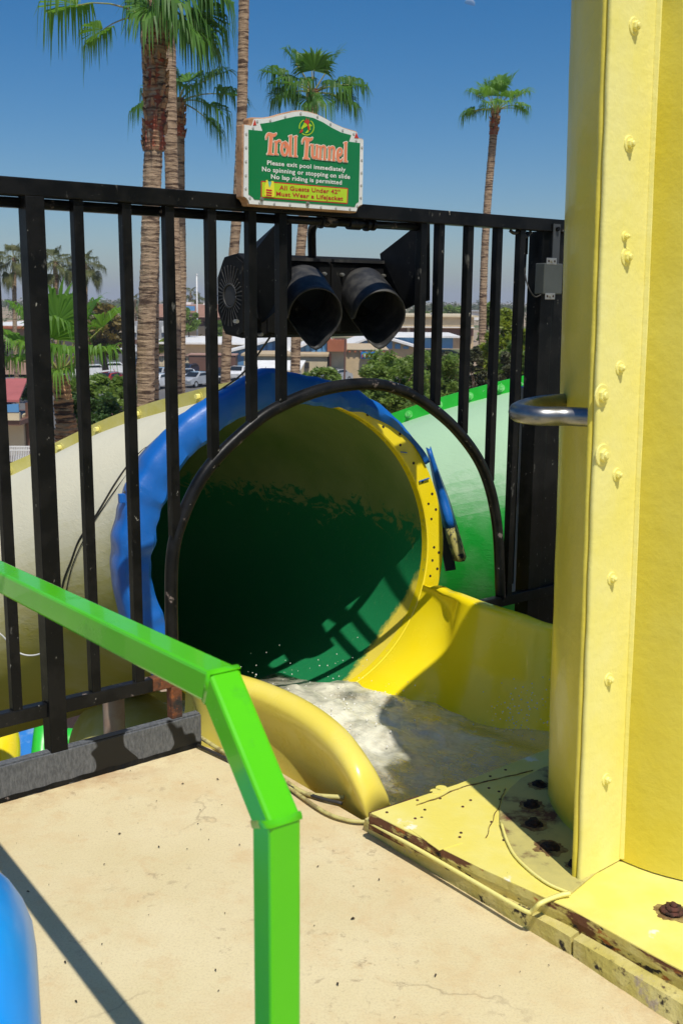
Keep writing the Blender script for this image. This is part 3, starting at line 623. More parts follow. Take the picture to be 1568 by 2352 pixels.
def curve2(P, n=6):
    q = spline([(a, b, c) for a, b, c in P], n); return [(v.x, v.y, v.z) for v in q]
def Tg(dx, dy):
    g = [curve2([(252, 388, 6), (258, 352, 24), (282, 318, 34), (318, 326, 40), (350, 334, 40), (374, 318, 28), (384, 304, 8)]),
         [(316, 330, 50), (310, 420, 46), (303, 520, 44), (300, 566, 52)], [(264, 572, 14), (300, 570, 24), (346, 580, 14)]]
    return [[(x + dx, y + dy, w) for x, y, w in s] for s in g]
def lg(dx, dy, hgt=250):
    g = [[(540, 350, 12), (560, 346, 26), (584, 336, 10)], [(566, 340, 30), (562, 430, 34), (558, 340 + hgt, 36)], [(538, 346 + hgt, 12), (560, 344 + hgt, 22), (588, 350 + hgt, 12)]]
    return [[(x + dx, y + dy, w) for x, y, w in s] for s in g]
def ng(dx, dy):
    g = [[(918, 482, 10), (940, 470, 22)], [(944, 468, 30), (942, 560, 32), (938, 632, 32)], [(916, 636, 12), (938, 636, 20), (962, 640, 12)],
         curve2([(946, 510, 18), (962, 480, 24), (986, 474, 30), (1000, 500, 32), (998, 560, 32), (994, 636, 32)]), [(976, 642, 12), (995, 642, 20), (1018, 646, 12)]]
    return [[(x + dx, y + dy, w) for x, y, w in s] for s in g]
title = Tg(0, 0) + [[(352, 420, 10), (368, 408, 20)], [(380, 405, 30), (378, 500, 34), (374, 570, 36)], [(350, 576, 12), (374, 574, 22), (410, 582, 12)], curve2([(384, 440, 20), (402, 410, 26), (424, 402, 26), (438, 420, 18), (432, 440, 8)])]
title += [curve2([(478, 470, 8), (494, 490, 18), (500, 460, 22), (484, 428, 26), (460, 445, 30), (450, 505, 34), (462, 565, 34), (490, 588, 30), (516, 560, 34), (526, 500, 34), (518, 445, 30), (492, 412, 18)], 5)]
title += lg(0, 0) + lg(64, 6) + Tg(460, 56)
title += [[(808, 462, 10), (830, 452, 22)], curve2([(842, 448, 28), (840, 520, 32), (842, 590, 32), (862, 622, 30), (886, 606, 24)]), [(902, 456, 30), (898, 540, 32), (896, 624, 32)], [(880, 458, 10), (904, 460, 20)], [(890, 630, 20), (918, 632, 10)]]
title += ng(0, 0) + ng(115, 10)
title += [curve2([(1176, 578, 14), (1196, 570, 22), (1214, 545, 24), (1206, 512, 24), (1186, 504, 26), (1166, 532, 32), (1160, 590, 34), (1170, 645, 34), (1194, 664, 30), (1220, 640, 18), (1228, 618, 6)], 5), [(1172, 598, 20), (1196, 592, 22), (1216, 560, 16)]]
title += lg(700, 84, 238)
strokes(title, sgA, .0022, paint('sign_outline', (.78, .76, .66), None, .45, bstr=0), 'title_outline', 7.5)
strokes(title, sgA, .0034, salm, 'title_lettering')
def text_mesh(s, bold):
    cu = bpy.data.curves.new('t', 'FONT'); cu.body = s; cu.size = 1.0; cu.offset = bold; cu.resolution_u = 4; cu.space_character = 1.08
    ob = bpy.data.objects.new('t', cu); COL.objects.link(ob); dg = bpy.context.evaluated_depsgraph_get()
    me = bpy.data.meshes.new_from_object(ob.evaluated_get(dg)); vs = [v.co.copy() for v in me.vertices]; fs_ = [tuple(p.vertices) for p in me.polygons]
    bpy.data.objects.remove(ob); bpy.data.curves.remove(cu); bpy.data.meshes.remove(me)
    return vs, fs_
def line(s, a, b, caph, o, mat, bold=.024, name='text_line', f=None):
    f = f or sgA
    vs, fcs = text_mesh(s, bold)
    xs = [v.x for v in vs]; x0_, x1_ = min(xs), max(xs)
    A_, B_ = f(a[0], a[1], o), f(b[0], b[1], o); top = f(a[0], a[1] - caph, o)
    ex = (B_ - A_); ey = UP * ((top - A_).z / .70)
    m = MB(); m.add([A_ + ex * ((v.x - x0_) / (x1_ - x0_)) + ey * v.y for v in vs], fcs)
    return m.obj(name, mat, sign)
textw = paint('sign_text', (.80, .80, .76), None, .45, bstr=0)
line('Please exit pool immediately', (268, 708), (1266, 797), 56, .0022, textw)
line('No spinning or stopping on slide', (203, 790), (1322, 890), 58, .0022, textw)
line('No lap riding is permitted', (317, 886), (1218, 962), 56, .0022, textw)
panel('notice_border', [(190, 922), (200, 914), (1290, 1006), (1300, 1016), (1293, 1204), (1284, 1210), (196, 1130), (188, 1120)], sgA, .0020, redp)
panel('notice_panel', [(202, 930), (1286, 1020), (1280, 1196), (200, 1116)], sgA, .0028, limep)
redt = paint('sign_redtext', (.50, .03, .03), None, .4, bstr=0)
line('All Guests Under 42\u201d', (420, 1026), (1195, 1082), 54, .0036, redt)
line('Must Wear a Lifejacket', (380, 1104), (1230, 1166), 54, .0036, redt)
vest = paint('sign_vest', (.80, .72, .05), None, .45, bstr=0)
panel('life_vest', [(248, 905), (268, 902), (275, 925), (292, 1000), (312, 945), (318, 915), (348, 922), (352, 1000), (356, 1100), (345, 1124), (290, 1118), (240, 1112), (232, 1090), (234, 980), (250, 940)], sgA, .0042, vest)
panel('vest_lining', [(275, 922), (318, 928), (314, 945), (292, 1000), (278, 945)], sgA, .0050, paint('vest_lining', (.12, .5, .45), None, .5, bstr=0))
for k in range(3): panel('vest_strap', [(250, 1020 + 32 * k), (322, 1030 + 32 * k), (322, 1048 + 32 * k), (250, 1040 + 32 * k)], sgA, .0050, redt)
# round emblem: broken lime ring, a lime dragon's head with red spikes and flame
ring = [[(770 + 92 * math.cos(a), 230 + 100 * math.sin(a), 11) for a in [R(d) for d in range(-55, 130, 8)]], [(770 + 92 * math.cos(a), 230 + 100 * math.sin(a), 11) for a in [R(d) for d in range(168, 250, 8)]]]
strokes(ring, sgA, .0022, limep, 'emblem_ring')
panel('emblem_head', [(700, 240), (712, 222), (730, 195), (738, 172), (760, 168), (790, 190), (812, 185), (845, 215), (815, 222), (822, 265), (800, 262), (792, 230), (775, 215), (752, 232), (735, 238), (722, 252), (704, 256)], sgA, .0024, limep)
panel('emblem_neck', [(752, 300), (775, 280), (788, 262), (798, 285), (785, 300), (760, 308)], sgA, .0024, limep)
panel('emblem_spikes', [(745, 175), (735, 140), (755, 152), (765, 108), (778, 148), (800, 118), (798, 155), (812, 150), (800, 178), (795, 195), (810, 245), (800, 290), (784, 240), (780, 205), (765, 180)], sgA, .0030, redp)
panel('emblem_flame', [(716, 255), (725, 275), (708, 300), (700, 295), (680, 308), (678, 292), (690, 285), (682, 275), (700, 270), (702, 258)], sgA, .0030, redp)

# ------------------------------------------------------------------ traffic signal behind the fence
sig = thing('traffic_signal', 'black two-lens traffic signal with deep visors hanging behind the fence', 'traffic signal', tuple(fs(1.1, 1.5, -.35)))
SB = M['signal_black']; FO = -.35
sL, zT = fsp(562, 588, FO); sR, zT2 = fsp(891, 594, FO); sM, zB = fsp(740, 767, FO)
# tilted body, octagonal in side view
prof = [(0, zT - .012), (-.05, zT + .012), (-.14, zT - .0), (-.185, zT - .07), (-.185, zB + .08), (-.14, zB + .0), (-.03, zB - .012), (0, zB)]
MB().prism([fs(sL, z, FO + o) for o, z in prof], FU * (sR - sL)).obj('housing', SB, sig, bevel=.004)
for k in range(2):
    a = sL + .09 + (sR - sL - .09) * k / 2; b = a + (sR - sL - .09) / 2
    dd = MB().box(fs((a + b) / 2 , (zT + zB) / 2 - .005, FO + .006), FU * ((b - a) / 2 - .004), FN * .006, UP * ((zT - zB) / 2 - .012)).obj('door', SB, sig, bevel=.004)
    MB().box(fs((a + b) / 2, zT - .005, FO + .01), FU * ((b - a) / 2 - .006), FN * .012, UP * .006).obj('door_lip', M['visor'], dd)
cmid = (zT + zB) / 2
er = thing  # end cap
cap = MB().prism([fs(sL, cmid + (z - cmid) * .92, FO - .0925 + (o + .0925) * .92) for o, z in prof], FU * -.006).obj('end_cap', SB, sig)
cc = fs(sL - .006, cmid, FO - .0925)
for k in range(30):
    a = 2 * math.pi * k / 30; d = FN * math.cos(a) + UP * math.sin(a); L1 = .082 if abs(math.cos(a)) > .6 else .112
    MB().bar(cc + d * .048, cc + d * L1, .004, .006, side=FU.cross(d)).obj('rib', M['visor'], cap)
rg = MB().tube([cc + (FN * math.cos(a) + UP * math.sin(a)) * .043 for a in [2 * math.pi * k / 28 for k in range(29)]], .005, 6, ref=FU); rg.obj('ring', M['visor'], cap, smooth=True)
MB().cyl(cc, -FU, .036, .001, 24).obj('port', M['b_dark'], cap)
for bx, by, tx, ty in ((690, 666, 725, 722), (829, 669, 874, 725)):
    s0, z0 = fsp(bx, by, FO); s1, z1 = fsp(tx, ty, -.11)
    A_ = fs(s0, z0, FO + .01); B_ = fs(s1, z1, -.11); ax = (B_ - A_); Ln = ax.length; ax.normalize()
    e1 = FU - ax * FU.dot(ax); e1.normalize(); e2 = e1.cross(ax); e2 = e2 if e2.z > 0 else -e2
    rows = []; N_ = 44
    for i in range(13):
        t = i / 12; row = []
        for k in range(N_ + 1):
            a = R(-110) + 2 * math.pi * k / N_; dg = math.degrees(a) % 360
            tipb = math.exp(-abs((dg - 284) / 24) ** 1.4); cutb = math.exp(-((dg - 232) / 24) ** 2)
            reach = t * (1 - .50 * cutb); rr = .098 * (1 + .42 * tipb * t * t)
            row.append(A_ + ax * (Ln * reach) + e1 * (math.cos(a) * rr) + e2 * (math.sin(a) * rr))
        rows.append(row)
    vz = MB().grid(rows).obj('visor', M['visor'], sig, smooth=True); vz.modifiers.new('s', 'SOLIDIFY').thickness = .004
    ln = MB()
    for j, rr in enumerate((.098, .07, .035, .002)): pass
    ln.grid([[A_ + ax * (.006 + .02 * math.cos(rr / .1 * 1.5)) + e1 * math.cos(a) * rr + e2 * math.sin(a) * rr for a in [2 * math.pi * k / 24 for k in range(24)]] for rr in (.098, .07, .035, .002)], True)
    ln.obj('lens', M['glass'], sig, smooth=True)
    for sx in (-.112, .100):
        h = MB().cyl(fs(s0 + sx, z0 + .062, FO + .012), FN, .007, .012, 10); h.cyl(fs(s0 + sx, z0 + .062, FO + .022), FN, .0045, .008, 6); h.obj('screw', M['metal'], sig)
# side blinkers: flat plates from the ends of the body, forward and up
def q3(x, y, o): s, z = fsp(x, y, o); return fs(s, z, o)
MB().prism([q3(588, 556, FO + .005), q3(636, 512, -.14), q3(668, 500, -.09), q3(668, 640, -.09), q3(632, 716, -.14), q3(602, 742, FO + .03), q3(566, 700, FO + .005), q3(566, 600, FO + .005)], FU * .004).obj('side_blinker', SB, sig)
MB().prism([q3(872, 583, FO - .01), q3(962, 513, -.12), q3(985, 497, -.08), q3(985, 690, -.08), q3(955, 698, -.12), q3(932, 710, -.18), q3(885, 690, FO + .01)], FU * .004).obj('side_blinker', SB, sig)
for x, y in ((542, 738), (598, 768), (742, 762)):
    s, z = fsp(x, y, FO + .01); MB().cyl(fs(s, z, FO), FN, .007, .022, 6).obj('screw', M['metal'], sig)
sh, zh = fsp(716, 580, -.44); 
hp = spline([fs(sh, zh - .03, -.42), fs(sh, zh + .06, -.42), fs(sh + .004, zh + .12, -.41), fs(sh + .03, zh + .155, -.36), fs(sh + .08, zh + .16, -.25), fs(sh + .05, 1.757, -.04)], 6)
hp = spline([q3(717, 592, -.40), q3(716, 555, -.39), q3(717, 526, -.37), q3(730, 508, -.31), q3(752, 500, -.20), q3(775, 501, -.06), q3(790, 502, -.02)], 7)
MB().tube(hp, .0165, 12).obj('hanger_pipe', M['black_chipped'], sig, smooth=True)
bracket = thing('pipe_clamp', 'black pipe clamp and coupling bolted under the top rail beside the sign', 'pipe clamp', tuple(fs(1.3, 1.76)))
c0, _z = fsp(728, 500, -.01); c1, _z = fsp(862, 500, -.01)
MB().tube([fs(c0 - .15, 1.764, -.01), fs(1.60, 1.766, -.01)], .0135, 12).obj('pipe', M['black_chipped'], bracket, smooth=True)
for f_, w_, r_ in ((.06, .03, .023), (.22, .16, .0185), (.62, .20, .021), (.84, .05, .023), (.95, .05, .020)):
    s_ = c0 + (c1 - c0) * f_; L_ = (c1 - c0) * w_; MB().cyl(fs(s_ - L_ / 2, 1.764, -.01), FU, r_, L_, 14).obj('coupling', M['black_chipped'], bracket, auto=40)
MB().tube(spline([fs(*fsp(622, 772, FO), FO), V(at_d(560, 855, 4.3)), V(at_d(492, 905, 4.55))], 6), .004, 6).obj('cable', M['cable'], sig, smooth=True)

# ------------------------------------------------------------------ the tunnel
TM = V((-0.192, 4.455, 0.441)); TN = V((0.468, -0.880, 0.088)).normalized()      # mouth centre, outward normal
TE1 = V((-TN.y, TN.x, 0)).normalized(); TE1 = TE1 if TE1.x > 0 else -TE1     # to the right in the mouth plane
TE2 = TE1.cross(TN); TE2 = TE2 if TE2.z > 0 else -TE2
RI = 0.648
def mp(a, r, t=0.0): return TM + TE1 * (math.cos(a) * r) + TE2 * (math.sin(a) * r) + TN * t
tun = thing('tunnel_slide', 'cream fibreglass tunnel slide curving off to the left, dark green inside', 'water slide', (TM.x, TM.y, TM.z - .7))
tpath = spline([TM, TM - TN * .35, TM - TN * .65 + V((-.06, 0, -.03)), V((-0.98, 5.40, .20)), V((-1.55, 5.72, -.08)), V((-2.4, 5.95, -.42)), V((-3.6, 6.0, -.85)), V((-5.0, 5.6, -1.4))], 8)
def sweep_rings(path, r, seg, e1=None):
    rows = []; n = len(path); x = TE1 if e1 is None else e1
    fr = []
    for i, p in enumerate(path):
        t = (path[min(n - 1, i + 1)] - path[max(0, i - 1)]).normalized()
        x = UP.cross(t).normalized(); y = t.cross(x)
        if i == 0 and path is tpath: x = -TE1 if x.dot(TE1) < 0 else TE1; y = TE2
        if x.x < 0 and path is not tpath: pass
        fr.append((p, x, y, t))
        rows.append([p + x * (math.cos(a) * r) + y * (math.sin(a) * r) for a in [2 * math.pi * k / seg for k in range(seg)]])
    return rows, fr
rows, tfr = sweep_rings(tpath, RI + .03, 72)
MB().grid(rows, True).obj('outer_shell', M['cream_shell'], tun, smooth=True)
rin, _f = sweep_rings(tpath, RI, 72)
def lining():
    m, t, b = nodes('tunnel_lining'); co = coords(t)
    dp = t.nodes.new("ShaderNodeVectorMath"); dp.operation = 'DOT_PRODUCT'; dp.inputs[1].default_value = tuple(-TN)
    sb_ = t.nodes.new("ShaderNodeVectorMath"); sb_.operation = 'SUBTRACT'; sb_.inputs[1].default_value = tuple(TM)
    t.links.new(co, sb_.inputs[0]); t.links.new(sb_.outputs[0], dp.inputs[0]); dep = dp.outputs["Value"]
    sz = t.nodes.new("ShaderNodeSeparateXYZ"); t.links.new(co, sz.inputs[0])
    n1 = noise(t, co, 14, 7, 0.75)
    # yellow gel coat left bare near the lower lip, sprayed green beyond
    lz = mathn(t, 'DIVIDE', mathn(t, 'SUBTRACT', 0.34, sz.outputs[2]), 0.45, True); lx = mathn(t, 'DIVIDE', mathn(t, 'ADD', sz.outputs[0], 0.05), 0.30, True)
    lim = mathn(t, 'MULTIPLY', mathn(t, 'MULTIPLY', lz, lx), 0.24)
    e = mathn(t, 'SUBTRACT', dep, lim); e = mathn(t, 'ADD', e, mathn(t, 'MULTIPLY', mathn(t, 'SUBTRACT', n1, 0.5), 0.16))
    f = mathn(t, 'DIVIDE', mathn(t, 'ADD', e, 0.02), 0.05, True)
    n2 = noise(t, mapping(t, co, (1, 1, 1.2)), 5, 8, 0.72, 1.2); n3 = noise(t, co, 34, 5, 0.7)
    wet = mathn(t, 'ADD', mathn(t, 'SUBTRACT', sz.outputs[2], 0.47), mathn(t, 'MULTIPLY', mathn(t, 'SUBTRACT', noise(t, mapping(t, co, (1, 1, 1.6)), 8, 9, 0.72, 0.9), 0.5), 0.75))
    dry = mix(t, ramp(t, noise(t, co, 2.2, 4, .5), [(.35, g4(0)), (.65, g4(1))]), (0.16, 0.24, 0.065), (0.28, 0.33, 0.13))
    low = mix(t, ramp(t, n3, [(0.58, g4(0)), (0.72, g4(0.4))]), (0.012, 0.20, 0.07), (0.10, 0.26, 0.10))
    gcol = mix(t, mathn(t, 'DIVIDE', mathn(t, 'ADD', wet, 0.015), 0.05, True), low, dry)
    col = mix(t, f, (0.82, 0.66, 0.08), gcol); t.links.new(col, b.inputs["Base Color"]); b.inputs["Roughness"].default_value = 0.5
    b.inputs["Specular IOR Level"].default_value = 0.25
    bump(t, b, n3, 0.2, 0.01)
    return m
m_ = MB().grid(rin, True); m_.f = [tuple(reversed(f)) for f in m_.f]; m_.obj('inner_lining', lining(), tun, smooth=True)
# mouth flange
fr_ = []
for r, t_ in ((RI - .001, -.03), (RI, .012), (RI + .006, .016), (RI + .082, .014), (RI + .088, .008), (RI + .088, -.016), (RI + .03, -.018)):
    fr_.append([mp(a, r, t_) for a in [2 * math.pi * k / 90 for k in range(90)]])
MB().grid(fr_, True).obj('mouth_flange', M['trough_yellow'], tun, smooth=False, auto=35)
for d_ in (-14, -8, -3, 8, 14, 23, 31, 40, 50, 58, 66):
    for rr in ((.035,) if d_ % 2 else (.03, .062)):
        MB().cyl(mp(R(d_ + (3 if rr > .05 else 0)), RI + rr, .0125), TN, .0065, .003, 10).obj('bolt_hole', M['dark_rust_shade'], tun)
# flange and bolts along the crest of the tube
cre = []
for (p, x, y, t) in tfr[2:46]:
    up = y if y.z > 0 else -y
    sd = x if x.y < 0 else -x
    cre.append([p + up * (RI + .02) + sd * .012, p + up * (RI + .098) + sd * .012, p + up * (RI + .098) - sd * .012, p + up * (RI + .02) - sd * .012])
MB().grid(cre).obj('crest_flange', M['olive_flange'], tun, auto=40)
acc = 0
for i in range(3, 44):
    acc += (tfr[i][0] - tfr[i - 1][0]).length
    if acc > .17:
        acc = 0; p, x, y, t = tfr[i]; up = y if y.z > 0 else -y; sd = x if x.y < 0 else -x
        q = p + up * (RI + .064) + sd * .011
        w = MB().cyl(q, sd, .021, .004, 14).obj('washer', M['olive_flange'], tun)
        MB().cyl(q + sd * .004, sd, .012, .022, 6).obj('bolt', M['yellow_cream'], w)
# blue vinyl padding laced over the rim
pad = thing('rim_padding', 'wrinkled blue vinyl padding wrapped over the rim of the tunnel mouth', 'padding', (TM.x - .6, TM.y, TM.z - .3))
rows = []
A0_, A1_ = R(222), R(28); NP = 150
for i in range(NP + 1):
    f = i / NP; a = A0_ + (A1_ - A0_) * f
    wv = mnoise.noise(V((a * 3.0, 1, 0))); wv2 = mnoise.noise(V((a * 11.0, 4, 2))); wv3 = mnoise.noise(V((a * 5.0, 9, 7)))
    dgr = math.degrees(a)
    full = smooth01((dgr - 28) / 55) if dgr < 90 else 1.0       # on the right it pulls back off the flange face
    inn = RI + .082 - full * (.092 + .02 * wv + .012 * wv2) + (1 - full) * .01
    peak = .05 * math.exp(-((dgr - 97) / 9) ** 2)
    crs = .5 - abs(mnoise.noise(V((a * 7.0, 21, 3)))); ou = RI + .092 + .016 * full + .008 * wv2 + peak * .8 - .02 * smooth01(1 - abs(dgr - 95) / 70)
    rag = .02 * (1 if mnoise.noise(V((round(a * 9), 3, 3))) > .1 else 0) * full
    row = [mp(a, inn + rag + .004, -.03 * full), mp(a, inn + rag, .020 + .006 * wv), mp(a, inn + .012, .026 + .010 * wv2 + .012 * crs), mp(a, (inn + ou) / 2 + .012 * wv3, .024 + .012 * wv + .026 * crs), mp(a, ou - .012, .026 + .006 * wv2), mp(a, ou, .016 + .006 * wv), mp(a, ou + .006, .004), mp(a, ou + .006 + .006 * wv2, -.08), mp(a, ou - .02 + .012 * wv3, -.20)]
    rows.append(row)
po = MB().grid(rows).obj('pad_sheet', M['blue_vinyl'], pad, auto=38); po.modifiers.new('t', 'SOLIDIFY').thickness = .006
fl = []
for i in range(15):
    f = i / 14; c = V(at_d(985, 1030, 4.98)).lerp(V(at_d(1058, 1290, 4.86)), f) + V((0, .03 * math.sin(f * 3), 0)); w = .008 + .022 * smooth01(f * 1.6)
    nrm = V((.93, .34, .18)).normalized()
    fl.append([c - nrm * w + V((0, .05, 0)), c - nrm * w * .3 + V((0, -.01 - .008 * math.sin(i * 1.7), 0)), c + nrm * w * .5 + V((0, -.006 + .008 * math.sin(i * 2.1), 0)), c + nrm * w + V((0, .05, 0))])
lo_ = MB().grid(fl[:11]).obj('loose_flap', M['blue_vinyl'], pad, smooth=True); lo_.modifiers.new('t', 'SOLIDIFY').thickness = .005
l2 = MB().grid(fl[10:]).obj('torn_end', paint('torn_end', (.40, .36, .10), (.03, .03, .03), .7, 0, 22, .48, .56), pad, smooth=True); l2.modifiers.new('t', 'SOLIDIFY').thickness = .005
MB().bar(at_d(1012, 1180, 5.06), at_d(1034, 1310, 4.96), .05, .02).obj('backing_strip', M['cable'], pad)
for (xa, ya, xb, yb) in ((962, 1106, 985, 1098), (920, 1038, 934, 1040)):
    pa, pb2 = at_p(xa, ya, TM + TN * .022, TN), at_p(xb, yb, TM + TN * .022, TN); MB().bar(pa, pb2, .007, .004).obj('cable_tie', M['blue_vinyl'], pad)
ct = mp(R(158), RI + .14, -.02); MB().box(ct, TE1 * .012, TE2 * .018, TN * .012).obj('tie_buckle', M['blue_vinyl'], pad, bevel=.002)
def wire(label, pts, r, mat, name='cable'):
    o = MB().tube(spline(pts, 7), r, 6).obj(name, mat, smooth=True); return tag(o, label, 'cable')
ct2 = ct
from mathutils.bvhtree import BVHTree
sh_ = [o_ for o_ in tun.children if o_.name.startswith('outer_shell')][0]
tree_ = BVHTree.FromPolygons([v.co.copy() for v in sh_.data.vertices], [tuple(p.vertices) for p in sh_.data.polygons])
def on_shell(x, y, off=.006):
    d = ray(x, y).normalized(); h = tree_.ray_cast(EYE, d)
    return h[0] - d * off if h[0] is not None else at_d(x, y, 4.6)
wire('thin dark wire strung from the blue padding down the cream tube', [ct] + [on_shell(x, y, .01) for x, y in [(340, 1030), (300, 1062), (265, 1110), (235, 1160), (210, 1200), (182, 1240), (163, 1290), (146, 1335), (138, 1390), (130, 1450)]], .0042, M['cable'])
wire('second thin wire hanging slack below the dark wire on the tube', [on_shell(x, y, .01) for x, y in [(330, 1040), (262, 1130), (238, 1165), (215, 1200), (190, 1245), (170, 1290), (158, 1330), (150, 1375), (142, 1440)]], .0025, M['cable'])
wire('loop of white cable sagging behind the fence at far left', [at_d(-60, 1425, 4.3), at_d(0, 1455, 4.3), at_d(40, 1497, 4.3), at_d(80, 1505, 4.3), at_d(115, 1485, 4.3), at_d(150, 1420, 4.35)], .004, M['cable_pale'])

# ------------------------------------------------------------------ green tube behind the fence
gt = thing('green_tube_slide', 'faded green fibreglass tube slide rising to the right behind the fence', 'water slide', (1.0, 6.0, -.6))
gpath = spline([V((-.10, 6.93, -.33)), V((.32, 6.76, -.09)), V((.92, 6.57, .15)), V((1.62, 6.46, .33)), V((2.6, 6.40, .48)), V((3.9, 6.35, .58))], 8)
grow, gfr = sweep_rings(gpath, .755, 72, V((0, 1, 0)))
MB().grid(grow, True).obj('shell', M['green_shell'], gt, smooth=True)
cre = []
for (p, x, y, t) in gfr:
    up = y if y.z > 0 else -y; sd = x if x.y < 0 else -x
    cre.append([p + up * .745 + sd * .012, p + up * .832 + sd * .012, p + up * .832 - sd * .012, p + up * .745 - sd * .012])
MB().grid(cre).obj('crest_flange', M['green_flange'], gt, auto=40)
acc = 0
for i in range(1, len(gfr)):
    acc += (gfr[i][0] - gfr[i - 1][0]).length
    if acc > .155:
        acc = 0; p, x, y, t = gfr[i]; up = y if y.z > 0 else -y; sd = x if x.y < 0 else -x
        q = p + up * .792 + sd * .011; w = MB().cyl(q, sd, .024, .005, 14).obj('washer', M['green_bolt'], gt)
        MB().cyl(q + sd * .004, sd, .012, .02, 6).obj('bolt', M['green_bolt'], w)
MB().prism([at_p(x, y, V((0, 5.36, 0)), V((0, 1, 0))) for x, y in [(1018, 1082), (1024, 1062), (1033, 1060), (1034, 1070), (1028, 1080), (1022, 1090)]], (0, .003, 0)) if False else None

# ------------------------------------------------------------------ open yellow flume between the deck and the tunnel
tr = thing('flume_trough', 'glossy yellow open flume curving from the plate into the tunnel mouth', 'water slide', (.2, 3.9, -.3))
L0, R0 = R(212), R(-18)
Lp = spline([mp(L0, RI, .02), mp(L0, RI, .35) + V((.05, 0, -.02)), at_z(480, 1546, .19), at_z(545, 1562, .19), at_z(630, 1588, .19), at_z(720, 1630, .185), at_z(795, 1687, .165), at_z(850, 1757, .12), at_z(882, 1815, .06), at_z(896, 1852, .01), at_z(900, 1884, -.05)], 6)
Rp = spline([mp(R0, RI, .02), at_d(1012, 1372, 4.55), at_d(1040, 1382, 4.42), at_d(1100, 1405, 4.28), at_d(1180, 1430, 4.18), at_d(1258, 1456, 4.12), V((1.05, 4.12, .20)), V((1.45, 4.3, .2)), V((2.0, 4.7, .2)), V((2.5, 5.1, .2))], 6)
def along(P, t):
    x = t * (len(P) - 1); i = min(int(x), len(P) - 2); return P[i].lerp(P[i + 1], x - i)
FLOOR = -.27
def section(t):
    l, r = along(Lp, t), along(Rp, t); out = []
    n = 40; d = (r - l); d.z = 0; dl = d.length; dn = d.normalized()
    wl = min(.30, .45 * dl) / dl; wr = min(.42, .5 * dl) / dl
    for k in range(n + 1):
        f = k / n
        # plain flume profile
        f2 = f
        p = l.lerp(r, f2)
        if f2 < wl: u_ = 1 - f2 / wl; z = FLOOR + (l.z - FLOOR) * (1 - math.sqrt(max(0, 1 - u_ ** 2.2)))
        elif f2 > 1 - wr: u_ = (f2 - 1 + wr) / wr; z = FLOOR + (r.z - FLOOR) * (1 - math.sqrt(max(0, 1 - u_ ** 2.6)))
        else: z = FLOOR
        q = V((p.x, p.y, z))
        a = L0 + (R0 + 2 * math.pi - L0) * f
        c = mp(a, RI, .02) + TN * (t * 2.0)
        w = smooth01(t / .30)
        out.append(c.lerp(q, w))
    # rolled lips outwards
    li = [];
    lo = -dn; rl = .046 * smooth01(t / .12) + .002
    for k in range(9, -1, -1):
        b = math.pi * k / 9; li.append(l + lo * (rl - rl * math.cos(b)) + UP * (rl * .85 * math.sin(b)))
    sk = [l + lo * (2 * rl - .012) + UP * -.05, l + lo * (2 * rl - .035) + UP * -.12, l + lo * (2 * rl - .03) + UP * -.24, l + lo * (2 * rl) + UP * -.42][::-1]
    ri = []; rr = .036 * smooth01(t / .08) + .002
    for k in range(1, 10):
        b = math.pi * k / 9; ri.append(r + dn * (rr - rr * math.cos(b)) + UP * (rr * .8 * math.sin(b)))
    ri += [r + dn * (2 * rr) + UP * -.06, r + dn * (2 * rr) + UP * -.3]
    return sk, li, out, ri
secs = [section(i / 54) for i in range(55)]
MB().grid([o + r for s_, l, o, r in secs]).obj('trough_shell', M['trough_yellow'], tr, smooth=True)
MB().grid([s_ + l for s_, l, o, r in secs]).obj('rolled_lip', M['lip_yellow'], tr, smooth=True)

